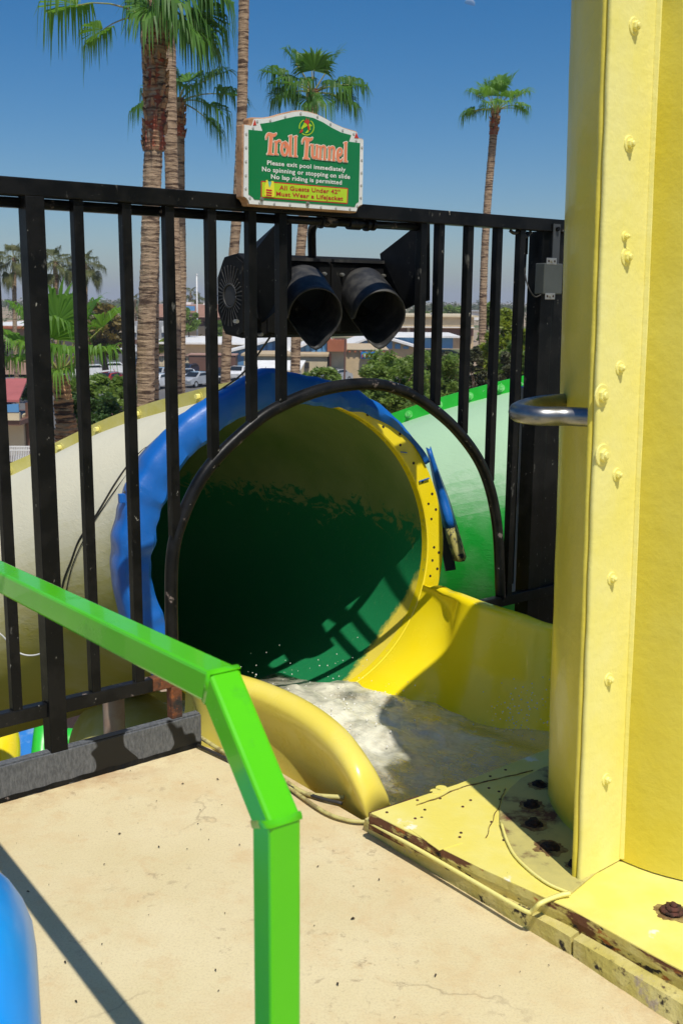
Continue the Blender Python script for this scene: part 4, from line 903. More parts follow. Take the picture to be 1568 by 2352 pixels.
# water in the flume: foam over thin brownish water
def water_mat():
    m, t, b = nodes('flume_water'); co = coords(t)
    out = t.nodes["Material Output"]
    b.inputs["Base Color"].default_value = (0.90, 0.88, 0.70, 1); b.inputs["Roughness"].default_value = 0.35
    b.inputs["Subsurface Weight"].default_value = 0.0
    flow = mapping(t, co, (1, 1, 1), (0, 0, R(38)))
    n1 = noise(t, mapping(t, flow, (3, 9, 4)), 1.6, 8, 0.7, 1.0); n2 = noise(t, flow, 22, 6, 0.75, 0.8); n3 = noise(t, mapping(t, flow, (3, 14, 5)), 4, 6, 0.7)
    # foam lies where the jet breaks at the tunnel mouth
    sp = t.nodes.new("ShaderNodeVectorMath"); sp.operation = 'DISTANCE'; sp.inputs[1].default_value = (-.12, 4.08, -.12); t.links.new(co, sp.inputs[0])
    g = mathn(t, 'SUBTRACT', 1.25, mathn(t, 'MULTIPLY', sp.outputs["Value"], 1.6))
    f = mathn(t, 'ADD', g, mathn(t, 'MULTIPLY', mathn(t, 'SUBTRACT', noise(t, flow, 5, 4, 0.6, 0.6), 0.5), 2.0)); f = mathn(t, 'ADD', f, mathn(t, 'MULTIPLY', mathn(t, 'SUBTRACT', n1, 0.5), 1.0))
    f = mathn(t, 'ADD', f, mathn(t, 'MULTIPLY', mathn(t, 'SUBTRACT', n2, 0.5), 0.7))
    f = mathn(t, 'MULTIPLY', mathn(t, 'DIVIDE', f, 1.0, True), 0.9)
    gl = t.nodes.new("ShaderNodeBsdfGlossy"); gl.inputs["Roughness"].default_value = 0.12
    tp = t.nodes.new("ShaderNodeBsdfTransparent"); tp.inputs[0].default_value = (0.85, 0.78, 0.50, 1)
    df = t.nodes.new("ShaderNodeBsdfDiffuse"); t.links.new(mix(t, ramp(t, n3, [(.35, g4(0)), (.7, g4(1))]), (0.34, 0.26, 0.11), (0.62, 0.53, 0.30)), df.inputs[0])
    m0 = t.nodes.new("ShaderNodeMixShader"); m0.inputs[0].default_value = 0.28; t.links.new(tp.outputs[0], m0.inputs[1]); t.links.new(df.outputs[0], m0.inputs[2])
    lw = t.nodes.new("ShaderNodeFresnel"); lw.inputs[0].default_value = 1.33
    m1 = t.nodes.new("ShaderNodeMixShader"); t.links.new(lw.outputs[0], m1.inputs[0]); t.links.new(m0.outputs[0], m1.inputs[1]); t.links.new(gl.outputs[0], m1.inputs[2])
    m2 = t.nodes.new("ShaderNodeMixShader"); t.links.new(f, m2.inputs[0]); t.links.new(m1.outputs[0], m2.inputs[1]); t.links.new(b.outputs[0], m2.inputs[2]); t.links.new(m2.outputs[0], out.inputs[0])
    bp = t.nodes.new("ShaderNodeBump"); bp.inputs["Strength"].default_value = 0.35; bp.inputs["Distance"].default_value = 0.02
    t.links.new(mathn(t, 'ADD', n3, mathn(t, 'MULTIPLY', n2, 0.6)), bp.inputs["Height"])
    for s_ in (gl, df, b, lw): t.links.new(bp.outputs[0], s_.inputs["Normal"])
    return m
WM = water_mat(); M['water'] = WM
wrows = []
for i in range(-14, 116):
    t = max(0.0, i / 115); s_, l, o, r = section(t); row = []
    for k in range(96):
        f = .03 + .94 * k / 95; x = f * 40; j = min(int(x), 39); p = o[j].lerp(o[j + 1], x - j)
        if i < 0: p = p + TN * (i * .035)
        q = V((p.x, p.y, 0)); d2 = (q - V((-.12, 4.05, 0))).length
        am = smooth01(1.15 - d2 / .75)
        fl_ = q.x * .6 + q.y * -.8; cr = q.x * .8 + q.y * .6
        w = .040 * am * (mnoise.noise(V((fl_ * 4, cr * 6, 1))) + .5 * mnoise.noise(V((fl_ * 9, cr * 13, 5))) + .22 * mnoise.noise(V((fl_ * 24, cr * 30, 9))) + .9) + .014 * mnoise.noise(V((fl_ * 3, cr * 9, 4)))
        row.append(V((p.x, p.y, -.168 + w + (.0 if i >= 0 else i * .005))))
    wrows.append(row)
tag(MB().grid(wrows).obj('water', WM, smooth=True), kind='structure')
# spray
dro = MB()
def blob(c, r, st):
    dro.tube([c - st * r, c - st * r * .4, c + st * r * .4, c + st * r], r, 5, True, [r * .3, r * .9, r * .9, r * .3])
rd = random.Random(3)
for k in range(230):
    if k < 130: p = at_d(rd.gauss(1195, 40), rd.gauss(1640, 40), rd.uniform(3.75, 3.95)); r = rd.uniform(.001, .0034)
    elif k < 190: p = at_d(rd.uniform(520, 860), rd.gauss(1545, 28), rd.uniform(4.0, 4.4)); r = rd.uniform(.001, .003)
    else: p = at_d(rd.uniform(720, 1010), rd.gauss(1610, 26), rd.uniform(3.85, 4.2)); r = rd.uniform(.001, .0035)
    blob(p, r, V((rd.uniform(-.5, .9), rd.uniform(-.5, .5), rd.uniform(.3, 1.2))))
m_, t_, b_ = nodes('drops'); b_.inputs["Base Color"].default_value = (.9, .91, .88, 1); b_.inputs["Roughness"].default_value = .15; b_.inputs["Alpha"].default_value = .55
tag(dro.obj('water_spray', m_, smooth=True), 'fine drops of water spray flying over the flume', 'spray', kind='stuff')
fm = MB()
for k in range(420):                       # froth: beads thrown up along the breaking edge
    i = rd.randrange(6, 62); j = rd.randrange(4, 84); p = wrows[i][j]
    d2 = (V((p.x, p.y)) - V((-.10, 4.02))).length
    if rd.random() < d2 / .5: continue
    r = rd.uniform(.0015, .0045)
    c = p + V((rd.uniform(-r, r), rd.uniform(-r, r), rd.uniform(0, .012)))
    fm.tube([c + V((0, 0, -r)), c + V((0, 0, -r * .4)), c + V((0, 0, r * .4)), c + V((0, 0, r))], r, 6, True, [r * .4, r * .95, r * .95, r * .4])
m_, t_, b_ = nodes('froth'); b_.inputs["Base Color"].default_value = (.92, .92, .88, 1); b_.inputs["Roughness"].default_value = .3; b_.inputs["Alpha"].default_value = .7
tag(fm.obj('foam', m_, smooth=True), 'white foam beads boiling where water enters the tunnel', 'foam', kind='stuff')

# cables lying in the gap beside the flume
for pts, r, lb, mt in (
    ([(455, 1690), (560, 1755), (640, 1785), (700, 1822), (790, 1832)], .008, 'yellow-splashed cable in the gap nearest the flume lip', 'cable_yellow'),
    ([(455, 1712), (620, 1788), (720, 1828), (785, 1845)], .006, 'black cable in the gap below the yellow one', 'cable'),
    ([(600, 1778), (650, 1800), (740, 1862), (800, 1884), (850, 1888)], .006, 'yellow-painted cable along the concrete edge by the flume foot', 'cable_yellow')):
    wire(lb, [at_z(x, y, .012) for x, y in pts], r, M[mt])
wire('yellow-painted cable looping over the kerb below the column flange', [at_z(845, 1886, .06), at_z(950, 1945, .06), at_z(1100, 2032, .06), at_z(1200, 2090, .062), at_z(1222, 2092, .07), at_z(1240, 2075, .10), at_z(1280, 2058, .10), at_z(1308, 2052, .102)], .006, M['yellow_cream'])
wire('thin painted cable curving across the plate to the column base', [at_z(1308, 2052, .096), at_z(1250, 2025, .096), at_z(1190, 1975, .096), at_z(1165, 1935, .096), at_z(1150, 1890, .1)], .004, M['yellow_cream'])

# ------------------------------------------------------------------ green handrail by the camera
hd = V((-0.57, 0.82, 0)).normalized(); hn = V((-hd.y, hd.x, 0)); hn = hn if hn.x < 0 else -hn; hn = V((-.82, -.57, 0)).normalized()
HP = at_d(635, 1960, 1.25); HP0 = V((HP.x, HP.y, 0))
def hpx(x, y): return at_p(x, y, HP0, hn)
hpts = [HP0 + UP * -.0, hpx(636, 1884), hpx(508, 1572), hpx(-160, 1245)]
hpts[1] = V((HP0.x, HP0.y, hpts[1].z))
def sqsweep(pts, a, pn):
    rows = []
    for i, p in enumerate(pts):
        t0 = (pts[i] - pts[i - 1]).normalized() if i else (pts[1] - pts[0]).normalized()
        t1 = (pts[i + 1] - pts[i]).normalized() if i < len(pts) - 1 else t0
        n0, n1 = t0.cross(pn), t1.cross(pn); b = (n0 + n1).normalized(); k = 1 / max(.3, b.dot(n0))
        rows.append([p + pn * (a * i_) + b * (a * k * j_) for i_, j_ in ((1, 1), (1, -1), (-1, -1), (-1, 1))])
    return rows
m_ = MB().grid(sqsweep(hpts, .0228, hn), True); m_.f.append((3, 2, 1, 0)); m_.m.append(0)
ho = m_.obj('green_handrail', M['green_rail'], bevel=.005); tag(ho, 'bright green square-tube handrail bending down to the deck in front', 'handrail')
bm = bmesh.new(); bm.from_mesh(ho.data); bmesh.ops.recalc_face_normals(bm, faces=bm.faces); bm.to_mesh(ho.data); bm.free()
for i_ in (1, 2):
    ta = (hpts[i_] - hpts[i_ - 1]).normalized(); tb_ = (hpts[i_ + 1] - hpts[i_]).normalized(); tm = (ta + tb_).normalized(); bb = tm.cross(hn).normalized(); kk = 1 / max(.3, ta.cross(hn).normalized().dot(bb))
    rw = []
    for off, g_ in ((-.005, 1.0), (-.002, 1.018), (.002, 1.018), (.005, 1.0)):
        c_ = hpts[i_] + tm * off; a_ = .0228 * g_
        rw.append([c_ + hn * (a_ * p_) + bb * (a_ * kk * q_) for p_, q_ in ((1, 1), (1, 0), (1, -1), (0, -1), (-1, -1), (-1, 0), (-1, 1), (0, 1))])
    MB().grid(rw, True).obj('weld', M['green_rail'], ho, smooth=True)
hb = MB().box(HP0 + UP * .004, hd * .06, hn * .06, UP * .004).obj('foot_plate', M['green_rail'], ho)

# ------------------------------------------------------------------ blue inflatable ring standing at the left edge
ic = at_d(-178, 2500, 1.30); ic = V((ic.x, ic.y, .372)); rows = []
fw = V((-.30, .95, 0)).normalized(); sdw = V((fw.y, -fw.x, 0))
for i in range(48):
    a = 2 * math.pi * i / 48; rad = fw * math.cos(a) + UP * math.sin(a)
    rows.append([ic + rad * (.212 + .16 * math.cos(b)) + sdw * (.16 * math.sin(b)) for b in [2 * math.pi * k / 28 for k in range(28)]])
rows.append(rows[0])
it = MB().grid(rows, True).obj('inflatable_ring', M['blue_gloss'], smooth=True); tag(it, 'glossy blue rounded inflatable ring at the bottom left corner', 'inflatable ring')
MB().cyl(ic + UP * .369, UP, .008, .012, 10).obj('valve', M['white'], it)

# ------------------------------------------------------------------ slides seen below the fence, and the support pipe
pc = at_d(262, 1640, 4.55)
o = MB().cyl(V((pc.x, pc.y, -2.4)), UP, .048, 2.40 + pc.z + .10, 24).obj('support_pipe', M['pipe_tan'], auto=40); tag(o, 'tan plastic support pipe below the tunnel shell', 'pipe')
lt_rows, _lf = sweep_rings(spline([V((-1.12, 5.45, -.86)), V((-1.0, 5.15, -.84)), V((-.8, 4.85, -.82)), V((-.35, 4.55, -.82)), V((.3, 4.45, -.82))], 6), .33, 48, V((0, 1, 0)))
tag(MB().grid(lt_rows, True).obj('lower_tube_slide', M['olive_flange'], smooth=True), 'olive-yellow tube slide in the shade right under the cream tunnel', 'water slide')
def flume(name, label, pts, r, mat, a0=180, a1=360):
    rows = []; pts = spline(pts, 8)
    for i, p in enumerate(pts):
        t = (pts[min(len(pts) - 1, i + 1)] - pts[max(0, i - 1)]).normalized(); x = t.cross(UP).normalized(); y = x.cross(t)
        rows.append([p + x * (math.cos(b) * r) + y * (math.sin(b) * r) for b in [R(a0 + (a1 - a0) * k / 24) for k in range(25)]])
    o = MB().grid(rows).obj(name, mat, smooth=True); o.modifiers.new('t', 'SOLIDIFY').thickness = .03
    return tag(o, label, 'water slide')
flume('open_flume', 'blue flume seen far below the fence at left', [at_d(66, 1625, 8.6), at_d(62, 1690, 8.1), at_d(66, 1800, 7.6)], .19, M['blue_slide'], 20, 350)
flume('open_flume', 'bright green stripe of flume beside the blue one far below', [at_d(108, 1640, 7.9), at_d(100, 1700, 7.7), at_d(92, 1790, 7.5)], .05, M['green_slide'], 0, 350)
flume('open_flume', 'white flume stripe between green stripe and post far below', [at_d(128, 1640, 8.0), at_d(122, 1700, 7.8), at_d(116, 1790, 7.6)], .055, M['white'], 0, 350)
flume('open_flume', 'bright green flume edge below, just right of the thick post', [at_d(150, 1705, 8.4), at_d(180, 1712, 8.4), at_d(215, 1745, 8.4)], .09, M['green_slide'], 0, 350)
flume('open_flume', 'yellow flume far below at the left edge beside the blue one', [at_d(-60, 1640, 8.0), at_d(-14, 1690, 7.6), at_d(-10, 1790, 7.4)], .15, M['trough_yellow'], 0, 340)
o = MB().box(V((-1.0, 9.0, -3.2)), V((6.0, 0, 0)), V((0, 3.2, 0)), UP * .1).obj('lower_terrace', M['dark_rust_shade']); tag(o, kind='structure')  # near-black colour of the sunlit terrace stands in for shade below the fence

# ------------------------------------------------------------------ palms
def frond_mesh(mb, base, d, pet, L, nl, spread, droop, rnd, wide=1.0, fold=.35):
    """fan leaf: a stalk, pleated blade split into strips whose tips hang"""
    d = V(d).normalized(); side = d.cross(UP)
    side = side.normalized() if side.length > .05 else V((1, 0, 0))
    nrm = side.cross(d)
    pts = []
    for i in range(5):
        f = i / 4; pts.append(base + d * (pet * f) + V((0, 0, -1)) * (droop * .25 * pet * f * f))
    mb.mi = 1; mb.tube(pts, .02, 4, True, [.03, .022, .018, .015, .012]); mb.mi = 0
    hub = pts[-1]; dd = (pts[-1] - pts[-2]).normalized(); side = dd.cross(UP); side = side.normalized() if side.length > .05 else V((1, 0, 0)); nrm = side.cross(dd)
    for k in range(nl):
        a = -spread + 2 * spread * k / (nl - 1) + rnd.uniform(-.02, .02)
        ln = L * (1 - .25 * abs(a) / spread) * rnd.uniform(.82, 1.08)
        da = dd * math.cos(a) + side * math.sin(a) + nrm * (fold * abs(math.sin(a)) + rnd.uniform(-.04, .04))
        da.normalize(); w = wide * 2 * spread * ln * .5 / nl * 1.3
        wv = (dd * -math.sin(a) + side * math.cos(a)).normalized() + nrm * rnd.uniform(-.3, .3)
        dr = droop * rnd.uniform(.55, 1.3)
        prev = []
        for f, ww, g in ((0.03, .10, 0), (.30, .62, .01), (.52, 1.0, .07), (.70, .60, .32), (.86, .36, .68), (1.0, .04, 1.0)):
            hang = g * dr
            fr = f if f < .52 else .52 + (f - .52) * max(.12, 1 - .8 * min(1.1, dr))
            p = hub + da * (ln * fr) + V((0, 0, -1)) * (ln * .50 * hang)
            prev.append([p - wv * (w * ww / 2), p + wv * (w * ww / 2)])
        mb.grid(prev)
def palm_trunk(name, pts, r, mat, parent, seg=18, rough=.05, top_r=None, ring=.085):
    P = spline(pts, 10); Lt = [0]
    for a, b in zip(P, P[1:]): Lt.append(Lt[-1] + (b - a).length)
    total = Lt[-1]; n = min(420, int(total / ring * 3)); rows = []
    for i in range(n + 1):
        l = total * i / n
        j = 0
        while j < len(Lt) - 2 and Lt[j + 1] < l: j += 1
        p = P[j].lerp(P[j + 1], (l - Lt[j]) / max(1e-6, Lt[j + 1] - Lt[j]))
        ph = (i % 3) / 3.0
        rr0 = r + ((top_r or r) - r) * l / total
        row = []
        for k in range(seg):
            a = 2 * math.pi * k / seg
            rr = rr0 * (1 + rough * (ph - .4) + rough * 1.6 * mnoise.noise(V((math.cos(a) * 2, math.sin(a) * 2, l * 5))))
            row.append(p + V((math.cos(a) * rr, math.sin(a) * rr, .02 * mnoise.noise(V((math.cos(a) * 3, math.sin(a) * 3, l * 9))))))
        rows.append(row)
    return MB().grid(rows, True).obj(name, mat, parent, smooth=False)
def palm(label, tr_px, dist, rad, fronds, group='tall fan palms', mat='palm_trunk', leafm='palm_leaf', boots=0, base_z=GZ, seed=1, rough=.05, top_r=None):
    rnd = random.Random(seed)
    pts = [at_d(x, y, dist) for x, y in tr_px]
    if base_z is not None:
        b = pts[0]; pts = [V((b.x - (pts[1].x - b.x) * .25, b.y, base_z))] + pts
    t = thing('fan_palm', label, 'palm tree', tuple(pts[0]), group)
    palm_trunk('trunk', pts, rad, M[mat], t, rough=rough, top_r=top_r)
    top = pts[-1]
    if boots:      # old leaf bases under the crown
        dn_ = (pts[-2] - top).normalized(); tpb = [top + dn_ * boots, top + dn_ * boots * .5, top - dn_ * .12]
        palm_trunk('leaf_base_sheath', tpb, rad * 1.12, M['palm_trunk_red'], t, rough=.14, top_r=rad * .9)
        for k in range(int(boots * 40)):
            z = -boots * rnd.random(); a = rnd.uniform(0, 6.28); o = V((math.cos(a), math.sin(a), 0)); c = top + o * rad * 1.05 - dn_ * z
            MB().tube([c, c + o * .03 + UP * .08, c + o * .06 + UP * .13], .03, 4, True, [.04, .03, .006]).obj('leaf_base', M['palm_trunk_boots'], t)
    for (az, el, pet, L, dr) in fronds:
        m = MB(); a = R(az); e = R(el); d = V((math.cos(a) * math.cos(e), math.sin(a) * math.cos(e), math.sin(e)))
        frond_mesh(m, top + d * .08, d, pet * rnd.uniform(.92, 1.08), L * rnd.uniform(.92, 1.06), 40, R(112), dr, rnd)
        m.obj('frond', [M[leafm], M['petiole']], t)
    return t
def crown(n, seed, pet, L, lo=-50, hi=82, az0=0):
    r = random.Random(seed); out = []
    for k in range(n):
        f = (k + .5) / n; el = hi - (hi - lo) * f ** .85 + r.uniform(-8, 8)
        out.append((az0 + k * 137.5 + r.uniform(-15, 15), el, pet * (.75 + .35 * min(1, f * 1.6)), L, 1.0 + .35 * f))
    return out
palm('thick fan palm trunk, leftmost of the tall trio, with a red leaf-base collar', [(335, 935), (343, 620), (352, 360), (359, 170), (363, 0)], 20, .165,
     [(-10, 20, .7, 1.2, 1.2), (20, 5, .6, 1.25, 1.2), (-60, 10, .45, 1.2, 1.2), (-35, -20, .5, 1.2, 1.1), (5, -25, .5, 1.2, 1.0), (-95, -10, .4, 1.1, 1.2), (60, 0, .7, 1.1, 1.2), (30, 40, .8, 1.2, 1.0), (-20, 55, .8, 1.2, .9), (100, 20, .7, 1.1, 1.2), (-75, 50, .7, 1.1, 1.0)], boots=2.5, seed=3, rough=.07)
palm('slim fan palm behind the thick trunk, one long frond drooping to the left', [(352, 935), (352, 500), (345, 250), (336, 40)], 27, .15,
     [(178, 28, 1.7, 1.7, 1.35), (-80, 80, .5, .9, .5), (-120, 60, .7, 1.1, .9), (10, 60, .7, 1.1, 1.0), (165, 8, 1.0, 1.1, 1.4), (100, 50, .8, 1.1, 1.1), (-30, 65, .7, 1.0, .8)], seed=5, leafm='palm_leaf_bright')
palm('grey-brown fan palm trunk standing just right of the thick one', [(404, 905), (400, 620), (393, 350), (388, 60), (384, -380)], 24, .142, crown(16, 4, .9, 1.25, -40, 75), seed=8)
palm('shorter fan palm behind the trio, fronds spread to the right of it', [(414, 905), (416, 640), (413, 450), (411, 235)], 31, .15, [(0, 25, 1.2, 1.2, 1.1), (-30, 10, 1.0, 1.2, 1.4), (20, 48, 1.2, 1.2, 1.0), (-10, -15, .8, 1.1, 1.4), (60, 60, .9, 1.1, 1.0), (150, 40, .9, 1.1, 1.2), (-70, 35, .8, 1.1, 1.3), (200, 10, .8, 1.0, 1.4), (-120, 55, .9, 1.0, 1.0)], seed=9, boots=.9)
palm('slender fan palm trunk running out of the top, left of the sign', [(518, 880), (533, 640), (548, 430), (557, 200), (566, -420)], 28, .128, crown(18, 6, .9, 1.2), seed=11, mat='palm_trunk')
palm('fan palm crown rising directly behind the ride sign', [(678, 860), (686, 640), (697, 500), (712, 330), (719, 215)], 32, .145,
     [(178, 40, 1.0, 1.15, 1.0), (186, 64, .95, 1.1, .8), (0, 28, 1.0, 1.1, 1.1), (-85, 55, .65, 1.15, .45), (12, 60, .85, 1.2, .45), (100, 72, .8, 1.1, .7), (150, 20, .8, 1.1, 1.2), (-40, 22, .75, 1.1, 1.2), (-120, 25, .7, 1.1, 1.2), (40, 38, .9, 1.1, 1.0), (215, 12, .75, 1.0, 1.3), (-15, 5, .75, 1.05, 1.3), (120, 45, .8, 1.1, 1.0), (-70, 0, .6, 1.0, 1.3), (195, 30, .8, 1.1, 1.1), (20, 12, .8, 1.0, 1.2), (-100, -5, .5, .95, 1.3)], seed=13, boots=.3)
palm('small-crowned fan palm standing alone at right of the sky', [(1104, 905), (1110, 640), (1118, 480), (1128, 360), (1137, 255)], 45, .155, [(178, 48, 1.0, 1.0, .9), (200, 72, .9, 1.0, .7), (165, 15, .8, .95, 1.2), (-20, 18, .85, .95, 1.2), (100, 30, .8, 1.0, 1.0), (-130, 50, .7, 1.0, .8), (40, 50, .95, 1.0, .8), (140, 62, .9, 1.0, .7), (-50, 45, .75, 1.0, .9), (-75, 30, .6, 1.0, 1.0), (0, 40, 1.2, 1.0, .7), (-85, 62, .9, .9, .7), (60, 72, 1.1, .95, .5), (-30, 22, 1.0, .85, 1.1), (150, 20, .9, .85, 1.1), (-110, 28, .8, .85, 1.2), (15, 66, 1.2, .95, .5)], seed=17, boots=.9, leafm='palm_leaf_bright')
palm('short young palm with orange leaf-base trunk seen between the left bars', [(158, 1060), (150, 960), (138, 862)], 19, .225,
     [(0, 52, 1.25, 1.05, .55), (178, 42, 1.0, 1.05, .7), (165, 28, .8, 1.0, .9), (-90, 62, .8, 1.05, .8), (-60, 45, .7, 1.0, 1.0), (60, 78, 1.0, 1.05, .7), (-110, 48, .7, 1.0, 1.0), (-15, 40, .8, .95, .9), (100, 58, 1.0, 1.05, .9), (-80, 84, 1.0, 1.1, .5), (190, 64, 1.1, 1.05, .7), (20, 66, 1.1, 1.05, .6), (-80, 28, .5, .9, 1.1)],
     group='short palms', mat='palm_trunk_boots', leafm='palm_leaf_bright', base_z=None, seed=21, rough=.2, top_r=.14)
for (x, yc, yb, d_, sc, lb) in [(33, 592, 800, 85, 1.25, 'distant palm at the far left edge of the picture'), (128, 600, 800, 78, 1.1, 'distant palm just right of the thick fence post'), (196, 606, 800, 80, 1.1, 'distant palm showing behind the second fence bar'), (311, 688, 760, 240, 1.5, 'tiny horizon palm left of the thick palm trunk'), (438, 672, 760, 250, 1.7, 'taller of the two tiny palms left of the flagpole'), (452, 684, 760, 255, 1.4, 'shorter tiny palm touching the flagpole on its left'), (476, 697, 760, 230, 1.5, 'low tiny palm just right of the flagpole'), (208, 718, 800, 120, 1.0, 'low distant palm beside the olive tree')]:
    palm(lb, [(x + 3, yb), (x + 1, (yb + yc) / 2), (x, yc)], d_, .17 * (1 if d_ < 150 else 1.3), [(a, e, pt * sc, L * sc, dr) for a, e, pt, L, dr in crown(18 if d_ < 150 else 12, int(x), .8, 1.05, -65, 75)], group='distant palms', leafm='palm_leaf_far', seed=int(x))

# ------------------------------------------------------------------ broadleaf trees and shrubs
def leaves(mb, centers, n, ls, rnd, flat=.5):
    for _ in range(n):
        c, r = centers[rnd.randrange(len(centers))]
        d = V((rnd.gauss(0, 1), rnd.gauss(0, 1), rnd.gauss(0, 1))).normalized()
        p = c + V((d.x * r, d.y * r, d.z * r * .8)) * (rnd.random() ** .45)
        a = V((rnd.gauss(0, 1), rnd.gauss(0, 1), rnd.gauss(0, flat))).normalized(); b = a.cross(V((rnd.gauss(0, 1), rnd.gauss(0, 1), rnd.gauss(0, 1)))).normalized()
        s = ls * rnd.uniform(.6, 1.3); i = len(mb.v)
        mb.v += [p - a * s, p + b * s * .42, p + a * s, p - b * s * .42]; mb.f.append((i, i + 1, i + 2, i + 3)); mb.m.append(mb.mi)
def tree(name, label, cat, base, h, rx, rz, n, ls, leafm, seed, clumps=26, cr=.34, group=None, trunk_r=.15, zc=.62, flower=None, nf=0, ry=None):
    rnd = random.Random(seed); base = V(base); t = thing(name, label, cat, tuple(base), group)
    cz = base.z + h * zc; C_ = V((base.x, base.y, cz)); cs = []; ry = ry or rx
    for k in range(clumps):
        d = V((rnd.gauss(0, 1), rnd.gauss(0, 1), rnd.gauss(0, 1))).normalized(); q = rnd.uniform(.45, 1.0)
        cs.append((C_ + V((d.x * rx * q, d.y * ry * q, d.z * rz * q)), rx * cr * rnd.uniform(.6, 1.25)))
    m = MB(); m.tube(spline([base, base + V((rnd.uniform(-.2, .2), 0, h * .25)), C_ + V((0, 0, -rz * .3))], 4), trunk_r, 8, True, None if False else [trunk_r * (1 - .06 * i) for i in range(9)])
    for c, r in cs[:12]:
        st = base.lerp(C_, .55 + .3 * rnd.random()); mid = st.lerp(c, .5) + V((rnd.uniform(-.1, .1), rnd.uniform(-.1, .1), .1)) * rx
        m.tube(spline([st, mid, c], 3), trunk_r * .3, 5, True, [trunk_r * .42 * (1 - i * .12) for i in range(7)])
    m.obj('trunk', M['bark'], t, smooth=True)
    m = MB(); leaves(m, cs, n, ls, rnd); m.obj('crown', M[leafm], t)
    if flower:
        m = MB(); leaves(m, [(c, r * 1.05) for c, r in cs], nf, ls * .8, rnd); m.obj('blossom', M[flower], t)
    return t
def gxy(x, y): p = at_z(x, y, GZ); return (p.x, p.y, GZ)
def tpx(name, label, cat, x, ytop, ybase, half, d, n, ls, leafm, seed, **k):
    top = at_d(x, ytop, d); b = at_d(x, ybase, d); h = top.z - b.z; 
    return tree(name, label, cat, (b.x, b.y, b.z), h, px_size(half, d), h * k.pop('rzf', .40), n, ls, leafm, seed, **k)
tpx('olive_tree', 'rounded olive-brown tree with a dark trunk beside the road at left', 'tree', 243, 690, 850, 48, 110, 5200, .30, 'leaf_olive', 2, clumps=34, cr=.36, trunk_r=.35, zc=.60, rzf=.40)
tpx('street_tree', 'bright round green tree left of the flagpole before the salmon building', 'tree', 432, 700, 792, 26, 170, 2600, .40, 'leaf_green', 3, clumps=22, zc=.6)
tpx('shrub', 'low sage bush at the foot of the flagpole', 'shrub', 462, 768, 800, 26, 180, 900, .35, 'leaf_olive', 4, clumps=12, zc=.5)
tpx('shrub', 'small green bush right of the thick palm trunk by the white roof', 'shrub', 366, 772, 815, 18, 150, 900, .3, 'leaf_lime', 5, clumps=10, zc=.5)
tpx('street_tree', 'green tree half hidden behind the signal left edge', 'tree', 510, 735, 800, 20, 175, 1500, .4, 'leaf_green', 6, clumps=14)
tpx('flowering_shrub', 'dense dark oleander with white and red blooms below the olive tree', 'shrub', 235, 840, 1010, 78, 26, 6500, .085, 'leaf_green', 7, clumps=46, cr=.30, zc=.52, flower='petal_white', nf=240, trunk_r=.05)
tpx('flowering_shrub', 'oleander clump with a few red flowers right beside the cream tube', 'shrub', 245, 905, 1060, 62, 23, 4500, .075, 'leaf_dark', 8, clumps=34, cr=.34, zc=.52, flower='petal', nf=70, trunk_r=.05)
tpx('shrub', 'dark shrub behind the short palm trunk', 'shrub', 190, 850, 1040, 38, 25, 3200, .085, 'leaf_dark', 9, clumps=24, zc=.5, trunk_r=.05)
tpx('shrub', 'grey-green shrub at far left above the red shelter roof', 'shrub', 88, 855, 930, 40, 70, 2200, .2, 'leaf_dark', 10, clumps=18, zc=.5, trunk_r=.05)
tpx('mesquite_tree', 'leafy mesquite tree right of the painted shop sign', 'tree', 905, 795, 1010, 108, 26, 15000, .062, 'leaf_green', 11, clumps=110, cr=.20, zc=.55, trunk_r=.06, rzf=.42)
tpx('mesquite_tree', 'second leafy mesquite behind the arch top at centre', 'tree', 988, 785, 1010, 72, 29, 9000, .066, 'leaf_green', 12, clumps=70, cr=.24, zc=.55, trunk_r=.06)
tpx('shrub', 'leafy shrub peeking over the blue padding between the middle bars', 'shrub', 625, 832, 920, 34, 30, 1700, .09, 'leaf_green', 13, clumps=18, zc=.5, trunk_r=.04)
tpx('shrub', 'low leafy shrub below the white awning at centre', 'shrub', 735, 838, 910, 44, 34, 1800, .09, 'leaf_green', 14, clumps=20, zc=.5, trunk_r=.04)
for x, yt, d_, lb in ((1046, 770, 33, 'dark conifer column left of the small-crowned palm trunk'), (1086, 765, 36, 'dark conifer column touching the small-crowned palm trunk'), (1165, 790, 34, 'brownish conifer column right of the small-crowned palm'), (1020, 800, 35, 'short dark conifer beside the two close fence bars')):
    tpx('conifer', lb, 'conifer', x, yt, 1010, 22, d_, 4200, .075, 'leaf_cypress', int(x), clumps=40, cr=.45, zc=.5, rzf=.48, group='conifers behind the fence', trunk_r=.08)
tpx('street_tree', 'yellow-green tree between the right-hand fence bars', 'tree', 1152, 708, 960, 60, 40, 8500, .11, 'leaf_lime', 15, clumps=44, cr=.3, zc=.6, trunk_r=.1)
tpx('street_tree', 'tall thin green tree behind the small-crowned palm trunk', 'tree', 1118, 690, 900, 22, 52, 2400, .15, 'leaf_green', 16, clumps=20, cr=.5, zc=.6, trunk_r=.1)
tpx('shrub', 'green bush filling the gap left of the gate posts', 'shrub', 1195, 750, 960, 52, 38, 6500, .10, 'leaf_green', 17, clumps=30, zc=.55, trunk_r=.05)
tpx('shrub', 'dry pinkish brush below the two close fence bars', 'shrub', 1035, 900, 985, 26, 27, 800, .07, 'leaf_olive', 18, clumps=14, zc=.5, trunk_r=.03)
tpx('bougainvillea', 'pink-flowered bush against the pink wall at far left', 'shrub', 18, 775, 850, 22, 110, 900, .25, 'leaf_dark', 19, clumps=12, flower='petal', nf=260)
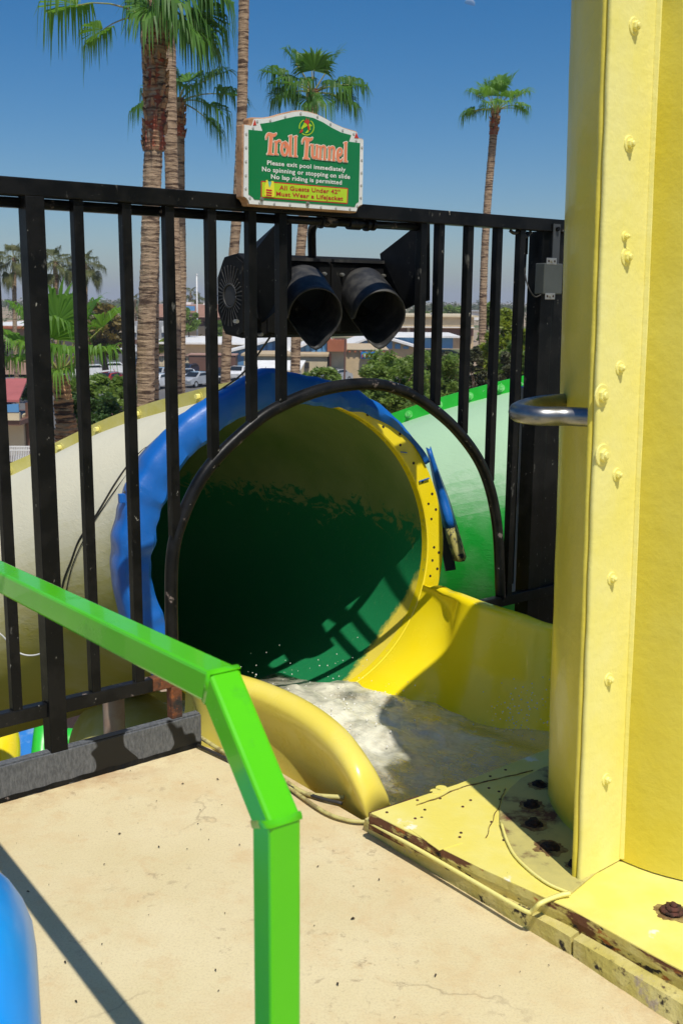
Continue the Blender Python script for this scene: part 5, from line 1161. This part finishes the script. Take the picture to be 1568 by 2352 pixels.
tpx('street_tree', 'green tree on the skyline above the beige building at right', 'tree', 985, 712, 745, 26, 240, 1500, .5, 'leaf_green', 20, clumps=16, zc=.5)
tpx('street_tree', 'wide green tree on the skyline between two right bars', 'tree', 1040, 700, 745, 32, 250, 1800, .5, 'leaf_green', 22, clumps=16, zc=.5)
# far wood along the skyline reads as one mass
rd = random.Random(5); m = MB()
for k in range(620):
    d_ = rd.uniform(260, 1100); x = rd.uniform(-.42, .42) * d_; hh = rd.uniform(3.5, 8.5) * (1.0 + .25 * mnoise.noise(V((x / 60, d_ / 90, 0)))); w_ = hh * rd.uniform(.5, 1.0)
    cs = [(V((x + rd.uniform(-w_, w_) * .8, d_ + rd.uniform(-w_, w_) * .8, GZ + hh * rd.uniform(.35, .85))), w_ * .45) for _ in range(6)]
    leaves(m, cs, 70, .55 * d_ / 420, rd)
tag(m.obj('skyline_trees', M['leaf_far']), 'hazy band of far green treetops along the horizon', 'trees', kind='stuff')

# ------------------------------------------------------------------ buildings, seen from above beyond the park
def bld(label, x0, x1, yt, yb, d, depth, wall, cat='building', name='building', roof=None, over=0, cap=None, group=None):
    """front wall facing us between two sight lines at distance d"""
    a, b = at_d(x0, yt, d), at_d(x1, yt, d); zt = (a.z + b.z) / 2; zb = max(GZ, at_d((x0 + x1) / 2, yb, d).z)
    t = thing(name, label, cat, ((a.x + b.x) / 2, d, zb), group)
    MB().box(((a.x + b.x) / 2, d + depth / 2, (zt + zb) / 2), V(((b.x - a.x) / 2, 0, 0)), V((0, depth / 2, 0)), UP * ((zt - zb) / 2)).obj('wall', M[wall], t)
    if roof: MB().box(((a.x + b.x) / 2, d + depth / 2, zt + .12), V(((b.x - a.x) / 2 + over, 0, 0)), V((0, depth / 2 + over, 0)), UP * .12).obj('roof', M[roof], t)
    return t, zt, zb
def bpart(t, name, x0, x1, yt, yb, d, mat, th=.3, parent=None):
    a, b = at_d(x0, yt, d), at_d(x1, yb, d)
    return MB().box(((a.x + b.x) / 2, d, (a.z + b.z) / 2), V((abs(b.x - a.x) / 2, 0, 0)), V((0, th / 2, 0)), UP * (abs(a.z - b.z) / 2)).obj(name, M[mat], parent or t)
t, zt, zb = bld('long salmon-roofed building behind the flagpole', 318, 562, 700, 800, 200, 30, 'b_salmon')
bpart(t, 'eave', 316, 564, 728, 733, 198.5, 'b_brown', 3); bpart(t, 'eave_trim', 316, 564, 726, 728, 198, 'b_pink', 3)
bpart(t, 'wall_band', 318, 562, 748, 800, 199.4, 'b_cream', .6)
for x in (335, 352, 385, 468, 482, 528, 540): bpart(t, 'window', x, x + 11, 738, 747, 199, 'b_dark', .6)
for x in (476, 505): bpart(t, 'pillar', x, x + 10, 752, 800, 198.6, 'b_terra', .6)
bpart(t, 'roof_unit', 424, 442, 694, 700, 205, 'b_white', 4); bpart(t, 'roof_unit', 470, 488, 697, 700, 205, 'b_white', 4); bpart(t, 'blue_panel', 424, 448, 703, 714, 199, 'b_blueroof', .8)
t, zt, zb = bld('grey-white low building with dark windows left of the flagpole', 296, 392, 740, 800, 185, 14, 'b_grey')
for x in (302, 328, 372): bpart(t, 'window', x, x + 12, 750, 764, 184.8, 'b_white', .4)
bpart(t, 'base', 296, 392, 780, 800, 184.7, 'b_brown', .5)
# corrugated yard wall: each panel is its own piece
yw = thing('yard_wall', 'cream corrugated yard wall with a pink cap behind parked cars', 'wall', (at_d(440, 850, 128).x, 128, GZ))
for k in range(26):
    x = 362 + k * 6.6; bpart(yw, 'panel', x, x + 5.6, 818, 856, 128 + .10 * (k % 2), 'b_cream', .15)
bpart(yw, 'cap', 360, 536, 815, 818.5, 127.9, 'b_pink', .5)
def gable(label, x0, x1, yr, ye, yb, d, depth, wall, roofm, skew=0, name='shed', n_pan=9):
    a, b = at_d(x0, ye, d), at_d(x1, ye, d); r = at_d((x0 + x1) / 2 + skew, yr, d); zb = max(GZ, at_d(x0, yb, d).z)
    t = thing(name, label, 'shed', ((a.x + b.x) / 2, d, zb))
    MB().prism([(a.x, d, zb), (b.x, d, zb), (b.x, d, a.z), (r.x, d, r.z), (a.x, d, a.z)], (0, depth, 0)).obj('wall', M[wall], t)
    for (p, q) in ((a, r), (r, b)):
        MB().prism([V((p.x, d - .8, p.z)), V((q.x, d - .8, q.z)), V((q.x, d - .8, q.z + .25)), V((p.x, d - .8, p.z + .25))], (0, depth + 1.6, 0)).obj('roof', M[roofm], t)
    for k in range(n_pan):
        f = (k + .5) / n_pan; x = a.x + (b.x - a.x) * f; zt_ = a.z + (r.z - a.z) * (1 - abs(x - r.x) / (max(abs(b.x - r.x), abs(r.x - a.x)))) - .15
        if zt_ - a.z < .2: continue
        MB().box((x, d - .1, (zt_ + a.z) / 2), V(((b.x - a.x) / n_pan * .33, 0, 0)), V((0, .08, 0)), UP * ((zt_ - a.z) / 2)).obj('blue_panel', M['b_blueroof'], t)
    return t
t, zt, zb = bld('long white flat roof behind the yard wall left of the signal', 366, 560, 790, 815, 150, 24, 'b_cream', roof='b_white', over=1.5)
gable('white-roofed shed with blue slatted gable under the signal', 516, 660, 778, 812, 850, 138, 22, 'b_blue', 'b_white', 60)
gable('second white-roofed shed with blue slats right of the centre palm', 648, 765, 770, 820, 850, 132, 22, 'b_blue', 'b_white', 40)
t, zt, zb = bld('cream shop wall under the white-roofed sheds', 560, 752, 818, 872, 126, 8, 'b_cream', roof='b_beige', over=.3)
for x in (588, 640, 700): bpart(t, 'window', x, x + 10, 832, 846, 125.8, 'b_dark', .3)
aw = thing('awning', 'white slanted awning beside the centre palm trunk', 'awning', tuple(at_d(655, 850, 122)))
a, b = at_d(588, 830, 122), at_d(702, 830, 122); c = at_d(690, 852, 118); e = at_d(594, 852, 118)
MB().prism([a, b, c, e], (0, 0, .12)).obj('canopy', M['b_white'], aw)
for p in (c, e): MB().bar(p, V((p.x, p.y, GZ)), .15, .15).obj('pole', M['b_grey'], aw)
t, zt, zb = bld('beige shop with a terracotta corner tower and painted sign', 756, 892, 802, 880, 116, 16, 'b_beige', roof=None)
bpart(t, 'tower_wall', 757, 794, 797, 880, 115.2, 'b_beige', 1.2)
tw = bpart(t, 'tower_cap', 752, 796, 780, 806, 115, 'b_terra', 3.4)
for x in (755, 765, 775, 785): bpart(t, 'merlon', x, x + 5, 777, 781, 114, 'b_terra', 1.0)
bpart(t, 'corner_quoin', 756, 760, 812, 880, 114.5, 'b_terra', .4)
for x in range(800, 890, 13): bpart(t, 'dentil', x, x + 5, 805, 809, 115.8, 'b_terra', .3)
bpart(t, 'cornice', 796, 892, 801, 804, 115.8, 'b_cream', .4)
gable('white hip roof rising behind the beige shop', 790, 960, 772, 800, 860, 134, 20, 'b_beige', 'b_white', -10)
sgn = thing('shop_sign', 'small blue shop sign with red and green lettering blobs', 'sign', tuple(at_d(846, 818, 115.4)))
bpart(sgn, 'panel', 829, 864, 808, 824, 115.5, 's_blue', .3)
rdd = random.Random(2)
for k in range(12): bpart(sgn, 'letter', 831 + k * 2.7, 832.9 + k * 2.7, 811 + rdd.uniform(0, 3), 819 + rdd.uniform(0, 2), 115.2, ['s_red', 's_green', 'b_white', 's_red'][k % 4], .2)
lp = thing('street_lamp', 'thin dark lamp post in front of the beige shop', 'street lamp', tuple(at_d(792, 880, 100)))
q = at_d(793, 778, 100); g_ = at_d(790, 890, 100)
MB().tube([V((g_.x, 100, GZ)), q], .09, 8).obj('post', M['b_brown'], lp); MB().box(q + V((-.5, 0, 0)), V((.5, 0, 0)), V((0, .15, 0)), UP * .08).obj('lamp_head', M['b_brown'], lp)
t, zt, zb = bld('long beige flat-roofed building on the right skyline', 905, 1088, 728, 800, 165, 26, 'b_beige', roof='b_cream', over=.6)
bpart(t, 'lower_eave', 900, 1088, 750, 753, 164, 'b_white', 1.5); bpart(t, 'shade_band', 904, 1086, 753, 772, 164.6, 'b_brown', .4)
bpart(t, 'roof_unit', 990, 1003, 718, 728, 172, 'b_white', 4)
for x in (935, 1060): bpart(t, 'column', x, x + 5, 753, 790, 164, 'b_cream', .4)
t, zt, zb = bld('white-roofed canopy row with blue face below the right building', 900, 1040, 775, 800, 140, 14, 'b_blueroof', roof='b_white', over=.8)
t, zt, zb = bld('small white gabled house far off behind the right palm', 1078, 1110, 716, 735, 230, 12, 'b_white', roof='b_grey', over=.5)
t, zt, zb = bld('pink stucco house behind the short palm at far left', -60, 92, 752, 860, 115, 20, 'b_pink', roof='b_white', over=1.0)
bpart(t, 'fascia', -60, 94, 748, 755, 114, 'b_terra', 1.2)
for x in (12, 58): bpart(t, 'window', x, x + 12, 775, 795, 114.8, 'b_dark', .4)
t, zt, zb = bld('pale low building between the post and the olive tree', 100, 205, 758, 815, 175, 14, 'b_cream', roof='b_white', over=.6)
for x in (120, 150, 178): bpart(t, 'window', x, x + 10, 772, 784, 174.8, 'b_dark', .4)
fp_ = thing('flagpole', 'tall thin white flagpole before the salmon building', 'flagpole', gxy(453, 800))
p = at_d(452, 632, 178); g_ = at_d(454, 800, 178); MB().tube([V((g_.x, 178, GZ)), p], .11, 8, True, [.15, .09]).obj('pole', M['b_white'], fp_, smooth=True); MB().cyl(p, UP, .16, .25, 8).obj('finial', M['b_white'], fp_)
# poolside shelter low at left
sx = lambda x, y: at_d(x, y, 40)
sh = thing('poolside_shelter', 'open shelter with a pink-red roof and blue valance at far left', 'shelter', tuple(sx(25, 1010)))
A_, B_ = sx(-40, 915), sx(72, 915); rp = sx(-10, 893); rq = sx(38, 893)
MB().prism([A_ + V((0, -1.5, 0)), B_ + V((0, -1.5, 0)), rq + V((0, 1.5, .2)), rp + V((0, 1.5, .2))], (0, 0, .08)).obj('roof', M['red_roof'], sh)
MB().prism([A_ + V((0, -1.6, -.05)), sx(45, 920) + V((0, -1.6, 0)), B_ + V((0, -1.6, -.05)), B_ + V((0, -1.6, -.35)), A_ + V((0, -1.6, -.35))], (0, .06, 0)).obj('valance', M['b_blueroof'], sh)
MB().box((A_ + B_) / 2 + V((0, -1.5, -.5)), V(((B_.x - A_.x) / 2, 0, 0)), V((0, .08, 0)), UP * .14).obj('fascia', M['b_cream'], sh)
MB().box((A_ + B_) / 2 + V((0, .5, -.75)), V(((B_.x - A_.x) / 2, 0, 0)), V((0, 2.0, 0)), UP * .08).obj('ceiling', M['b_brown'], sh)
for x in (-30, 22, 66): q = sx(x, 925); MB().bar(q, V((q.x, q.y, GZ)), .2, .2).obj('post', M['b_brown'], sh)
q = sx(42, 985); MB().box(q + V((0, 0, -.2)), V((.30, 0, 0)), V((0, .3, 0)), UP * .75).obj('menu_panel', M['b_cream'], sh)
hf = thing('pool_fence', 'low white picket fence far below at left', 'fence', tuple(at_d(40, 1040, 30)))
for k in range(16): q = at_d(22 + k * 4, 1024, 30); MB().bar(q, q + V((0, 0, -.45)), .025, .025).obj('picket', M['b_white'], hf)
for yy in (1026, 1034): MB().bar(at_d(20, yy, 30), at_d(88, yy, 30), .03, .03).obj('rail', M['b_white'], hf)
sheet('pool_surround', [(-30, 20), (-4, 20), (-4, 39), (-30, 39)], GZ + .02, M['paving'])
sheet('teal_strip', [tuple(at_z(10, 1062, GZ)[:2]), tuple(at_z(110, 1050, GZ)[:2]), tuple(at_z(110, 1058, GZ)[:2]), tuple(at_z(10, 1072, GZ)[:2])], GZ + .03, M['teal'])
# boulders by the road
for x, y in ((200, 817), (214, 812), (262, 806), (190, 812)):
    p = V(gxy(x, y)); m = MB(); r0 = random.Random(int(x)).uniform(.8, 1.6); rows = []
    for i in range(9):
        th = math.pi * i / 8; rows.append([p + V((math.sin(th) * math.cos(f) * r0 * 1.5, math.sin(th) * math.sin(f) * r0, math.cos(th) * r0 * .7 + .3)) * 1 + V((1, 1, 1)) * (.25 * mnoise.noise(V((i, f, x)))) for f in [2 * math.pi * k / 12 for k in range(12)]])
    o = m.grid(rows, True).obj('boulder', M['boulder'], smooth=True)
    tag(o, {200: 'largest tan boulder beside the road left of the olive tree', 214: 'tan boulder just right of the largest roadside boulder', 262: 'tan boulder right of the olive tree trunk by the road', 190: 'small tan boulder left of the largest roadside boulder'}[x], 'boulder', 'roadside boulders')

# ------------------------------------------------------------------ parked cars
def make_car(bodym):
    t = thing('parked_car', 'car', 'car', (0, 0, 0), 'cars parked beyond the fence')
    pr = [(-2.2, .35), (-2.25, .75), (-1.9, .95), (-1.15, 1.0), (-.55, 1.42), (.75, 1.45), (1.45, 1.05), (2.1, .92), (2.25, .65), (2.2, .35)]
    rows = []
    for y, k in ((-.86, .97), (-.80, 1.0), (.80, 1.0), (.86, .97)): rows.append([V((x, y * (.86 if z > 1.1 else 1), .35 + (z - .35) * k)) for x, z in pr])
    m = MB().grid(rows); n = len(pr); m.f += [tuple(range(n)), tuple(reversed(range(3 * n, 4 * n)))]; m.m += [0, 0]; m.obj('body', M[bodym], t, auto=30)
    for y in (-.80, .80):
        s_ = 1 if y > 0 else -1
        MB().prism([(-.98, y - s_ * .02, 1.02), (-.52, y - s_ * .085, 1.36), (.68, y - s_ * .085, 1.38), (1.2, y - s_ * .02, 1.06)], (0, s_ * .06, 0)).obj('side_window', M['glass'], t)
    MB().prism([(-1.14, -.66, 1.03), (-.60, -.60, 1.40), (-.60, .60, 1.40), (-1.14, .66, 1.03)], (-.04, 0, .04)).obj('windscreen', M['glass'], t)
    MB().prism([(.80, -.60, 1.43), (1.40, -.66, 1.09), (1.40, .66, 1.09), (.80, .60, 1.43)], (.04, 0, .05)).obj('rear_window', M['glass'], t)
    for x in (-1.4, 1.4):
        for y in (-.88, .70):
            w = MB().cyl((x, y, .33), (0, 1, 0), .33, .18, 18).obj('wheel', M['tyre'], t); MB().cyl((x, y - .012 if y < 0 else y + .18, .33), (0, 1, 0), .2, .014, 12).obj('rim', M['car_silver'], w)
    for y in (-.6, .6):
        MB().box((-2.22, y, .72), V((.04, 0, 0)), V((0, .16, 0)), UP * .07).obj('headlight', M['b_white'], t); MB().box((2.22, y, .78), V((.04, 0, 0)), V((0, .14, 0)), UP * .08).obj('tail_light', M['car_red'], t)
    return t
protos = {}
def car(x, y, rz, m, label):
    p = gxy(x, y)
    if m not in protos: o = protos[m] = make_car(m)
    else: o = copy_tree(protos[m])
    o.location = (p[0], p[1], GZ + .02); o.rotation_euler = (0, 0, R(rz)); o["label"] = label
for a in [(360, 893, 75, 'car_white', 'white car nearest the thick palm trunk, in the lower row'), (366, 876, 80, 'car_silver', 'silver car behind the white one by the thick palm'), (428, 880, 110, 'car_white', 'white car just right of the second palm trunk'), (455, 888, 60, 'car_silver', 'silver car below the brown container'), (432, 866, 70, 'car_navy', 'dark blue car behind the white car at the second palm'), (502, 878, 85, 'car_black', 'black car half hidden left of the slender palm trunk'),
          (215, 868, 15, 'car_white', 'white car at the left end of the lot below the olive tree'), (262, 862, 10, 'car_white', 'white van-like car right of the olive tree base'), (250, 890, 70, 'car_red', 'dark red car glimpsed through the oleander'), (320, 850, 90, 'car_navy', 'dark car seen left of the thick palm on the lot'), (300, 812, 5, 'car_white', 'white car driving on the far road by the thick palm'), (25, 905, 20, 'car_silver', 'silver car above the red shelter roof at far left'), (58, 915, 20, 'car_black', 'black car beside the silver one above the shelter'),
          (548, 872, 80, 'car_white', 'white car between the slender palm and the next bar'), (770, 880, 60, 'car_silver', 'silver car in front of the terracotta tower'), (492, 803, 0, 'car_white', 'white car before the salmon building right of the flagpole')]: car(*a)
ctn = thing('brown_container', 'rust-brown container parked against the cream yard wall', 'container', gxy(486, 868)); p = V(gxy(484, 868))
MB().box(p + V((0, 3, 1.2)), V((2.6, 0, 0)), V((0, 1.2, 0)), UP * 1.15).obj('body', M['b_brown'], ctn); MB().box(p + V((0, 3, 2.42)), V((2.7, 0, 0)), V((0, 1.3, 0)), UP * .06).obj('lid', M['b_salmon'], ctn)

# ------------------------------------------------------------------ day moon
mc = at_d(1078, 10, 9000); mr = px_size(11.5, 9000); rows = []
back = (mc - EYE).normalized(); mu = V((.25, 0, .97)); mu = (mu - back * mu.dot(back)).normalized(); ms = mu.cross(back)
for i in range(13):
    f = i / 12; th = math.pi * f; rows.append([mc + ms * (mr * math.cos(th)) + mu * (mr * math.sin(th) * k / 8 if k else -mr * .12 * math.sin(th)) - back * (mr * .5 * math.sin(math.pi * k / 8)) for k in range(9)])
m_, t_, b_ = nodes('moon'); df = t_.nodes.new("ShaderNodeBsdfDiffuse"); df.inputs[0].default_value = (.5, .5, .5, 1); tp = t_.nodes.new("ShaderNodeBsdfTransparent"); mx = t_.nodes.new("ShaderNodeMixShader"); mx.inputs[0].default_value = .32
t_.links.new(tp.outputs[0], mx.inputs[1]); t_.links.new(df.outputs[0], mx.inputs[2]); t_.links.new(mx.outputs[0], t_.nodes["Material Output"].inputs[0])
tag(MB().grid(rows).obj('moon', m_, smooth=True), 'faint half moon high in the blue daytime sky', 'moon')

# ------------------------------------------------------------------ summer haze: the air round the whole place
hz = MB().box((0, 4700, 26.0), V((6600, 0, 0)), V((0, 5200, 0)), UP * 35.5).obj('haze', bpy.data.materials.new('haze')); hm = hz.data.materials[0]; hm.use_nodes = True
ht = hm.node_tree; ht.nodes.clear(); hv = ht.nodes.new("ShaderNodeVolumePrincipled"); hv.inputs["Color"].default_value = (.90, .94, 1.0, 1); hv.inputs["Density"].default_value = 0.0003; hv.inputs["Anisotropy"].default_value = 0.1
hout = ht.nodes.new("ShaderNodeOutputMaterial"); ht.links.new(hv.outputs[0], hout.inputs["Volume"])
tag(hz, 'thin pale summer haze filling the air over the town', 'haze', kind='stuff')
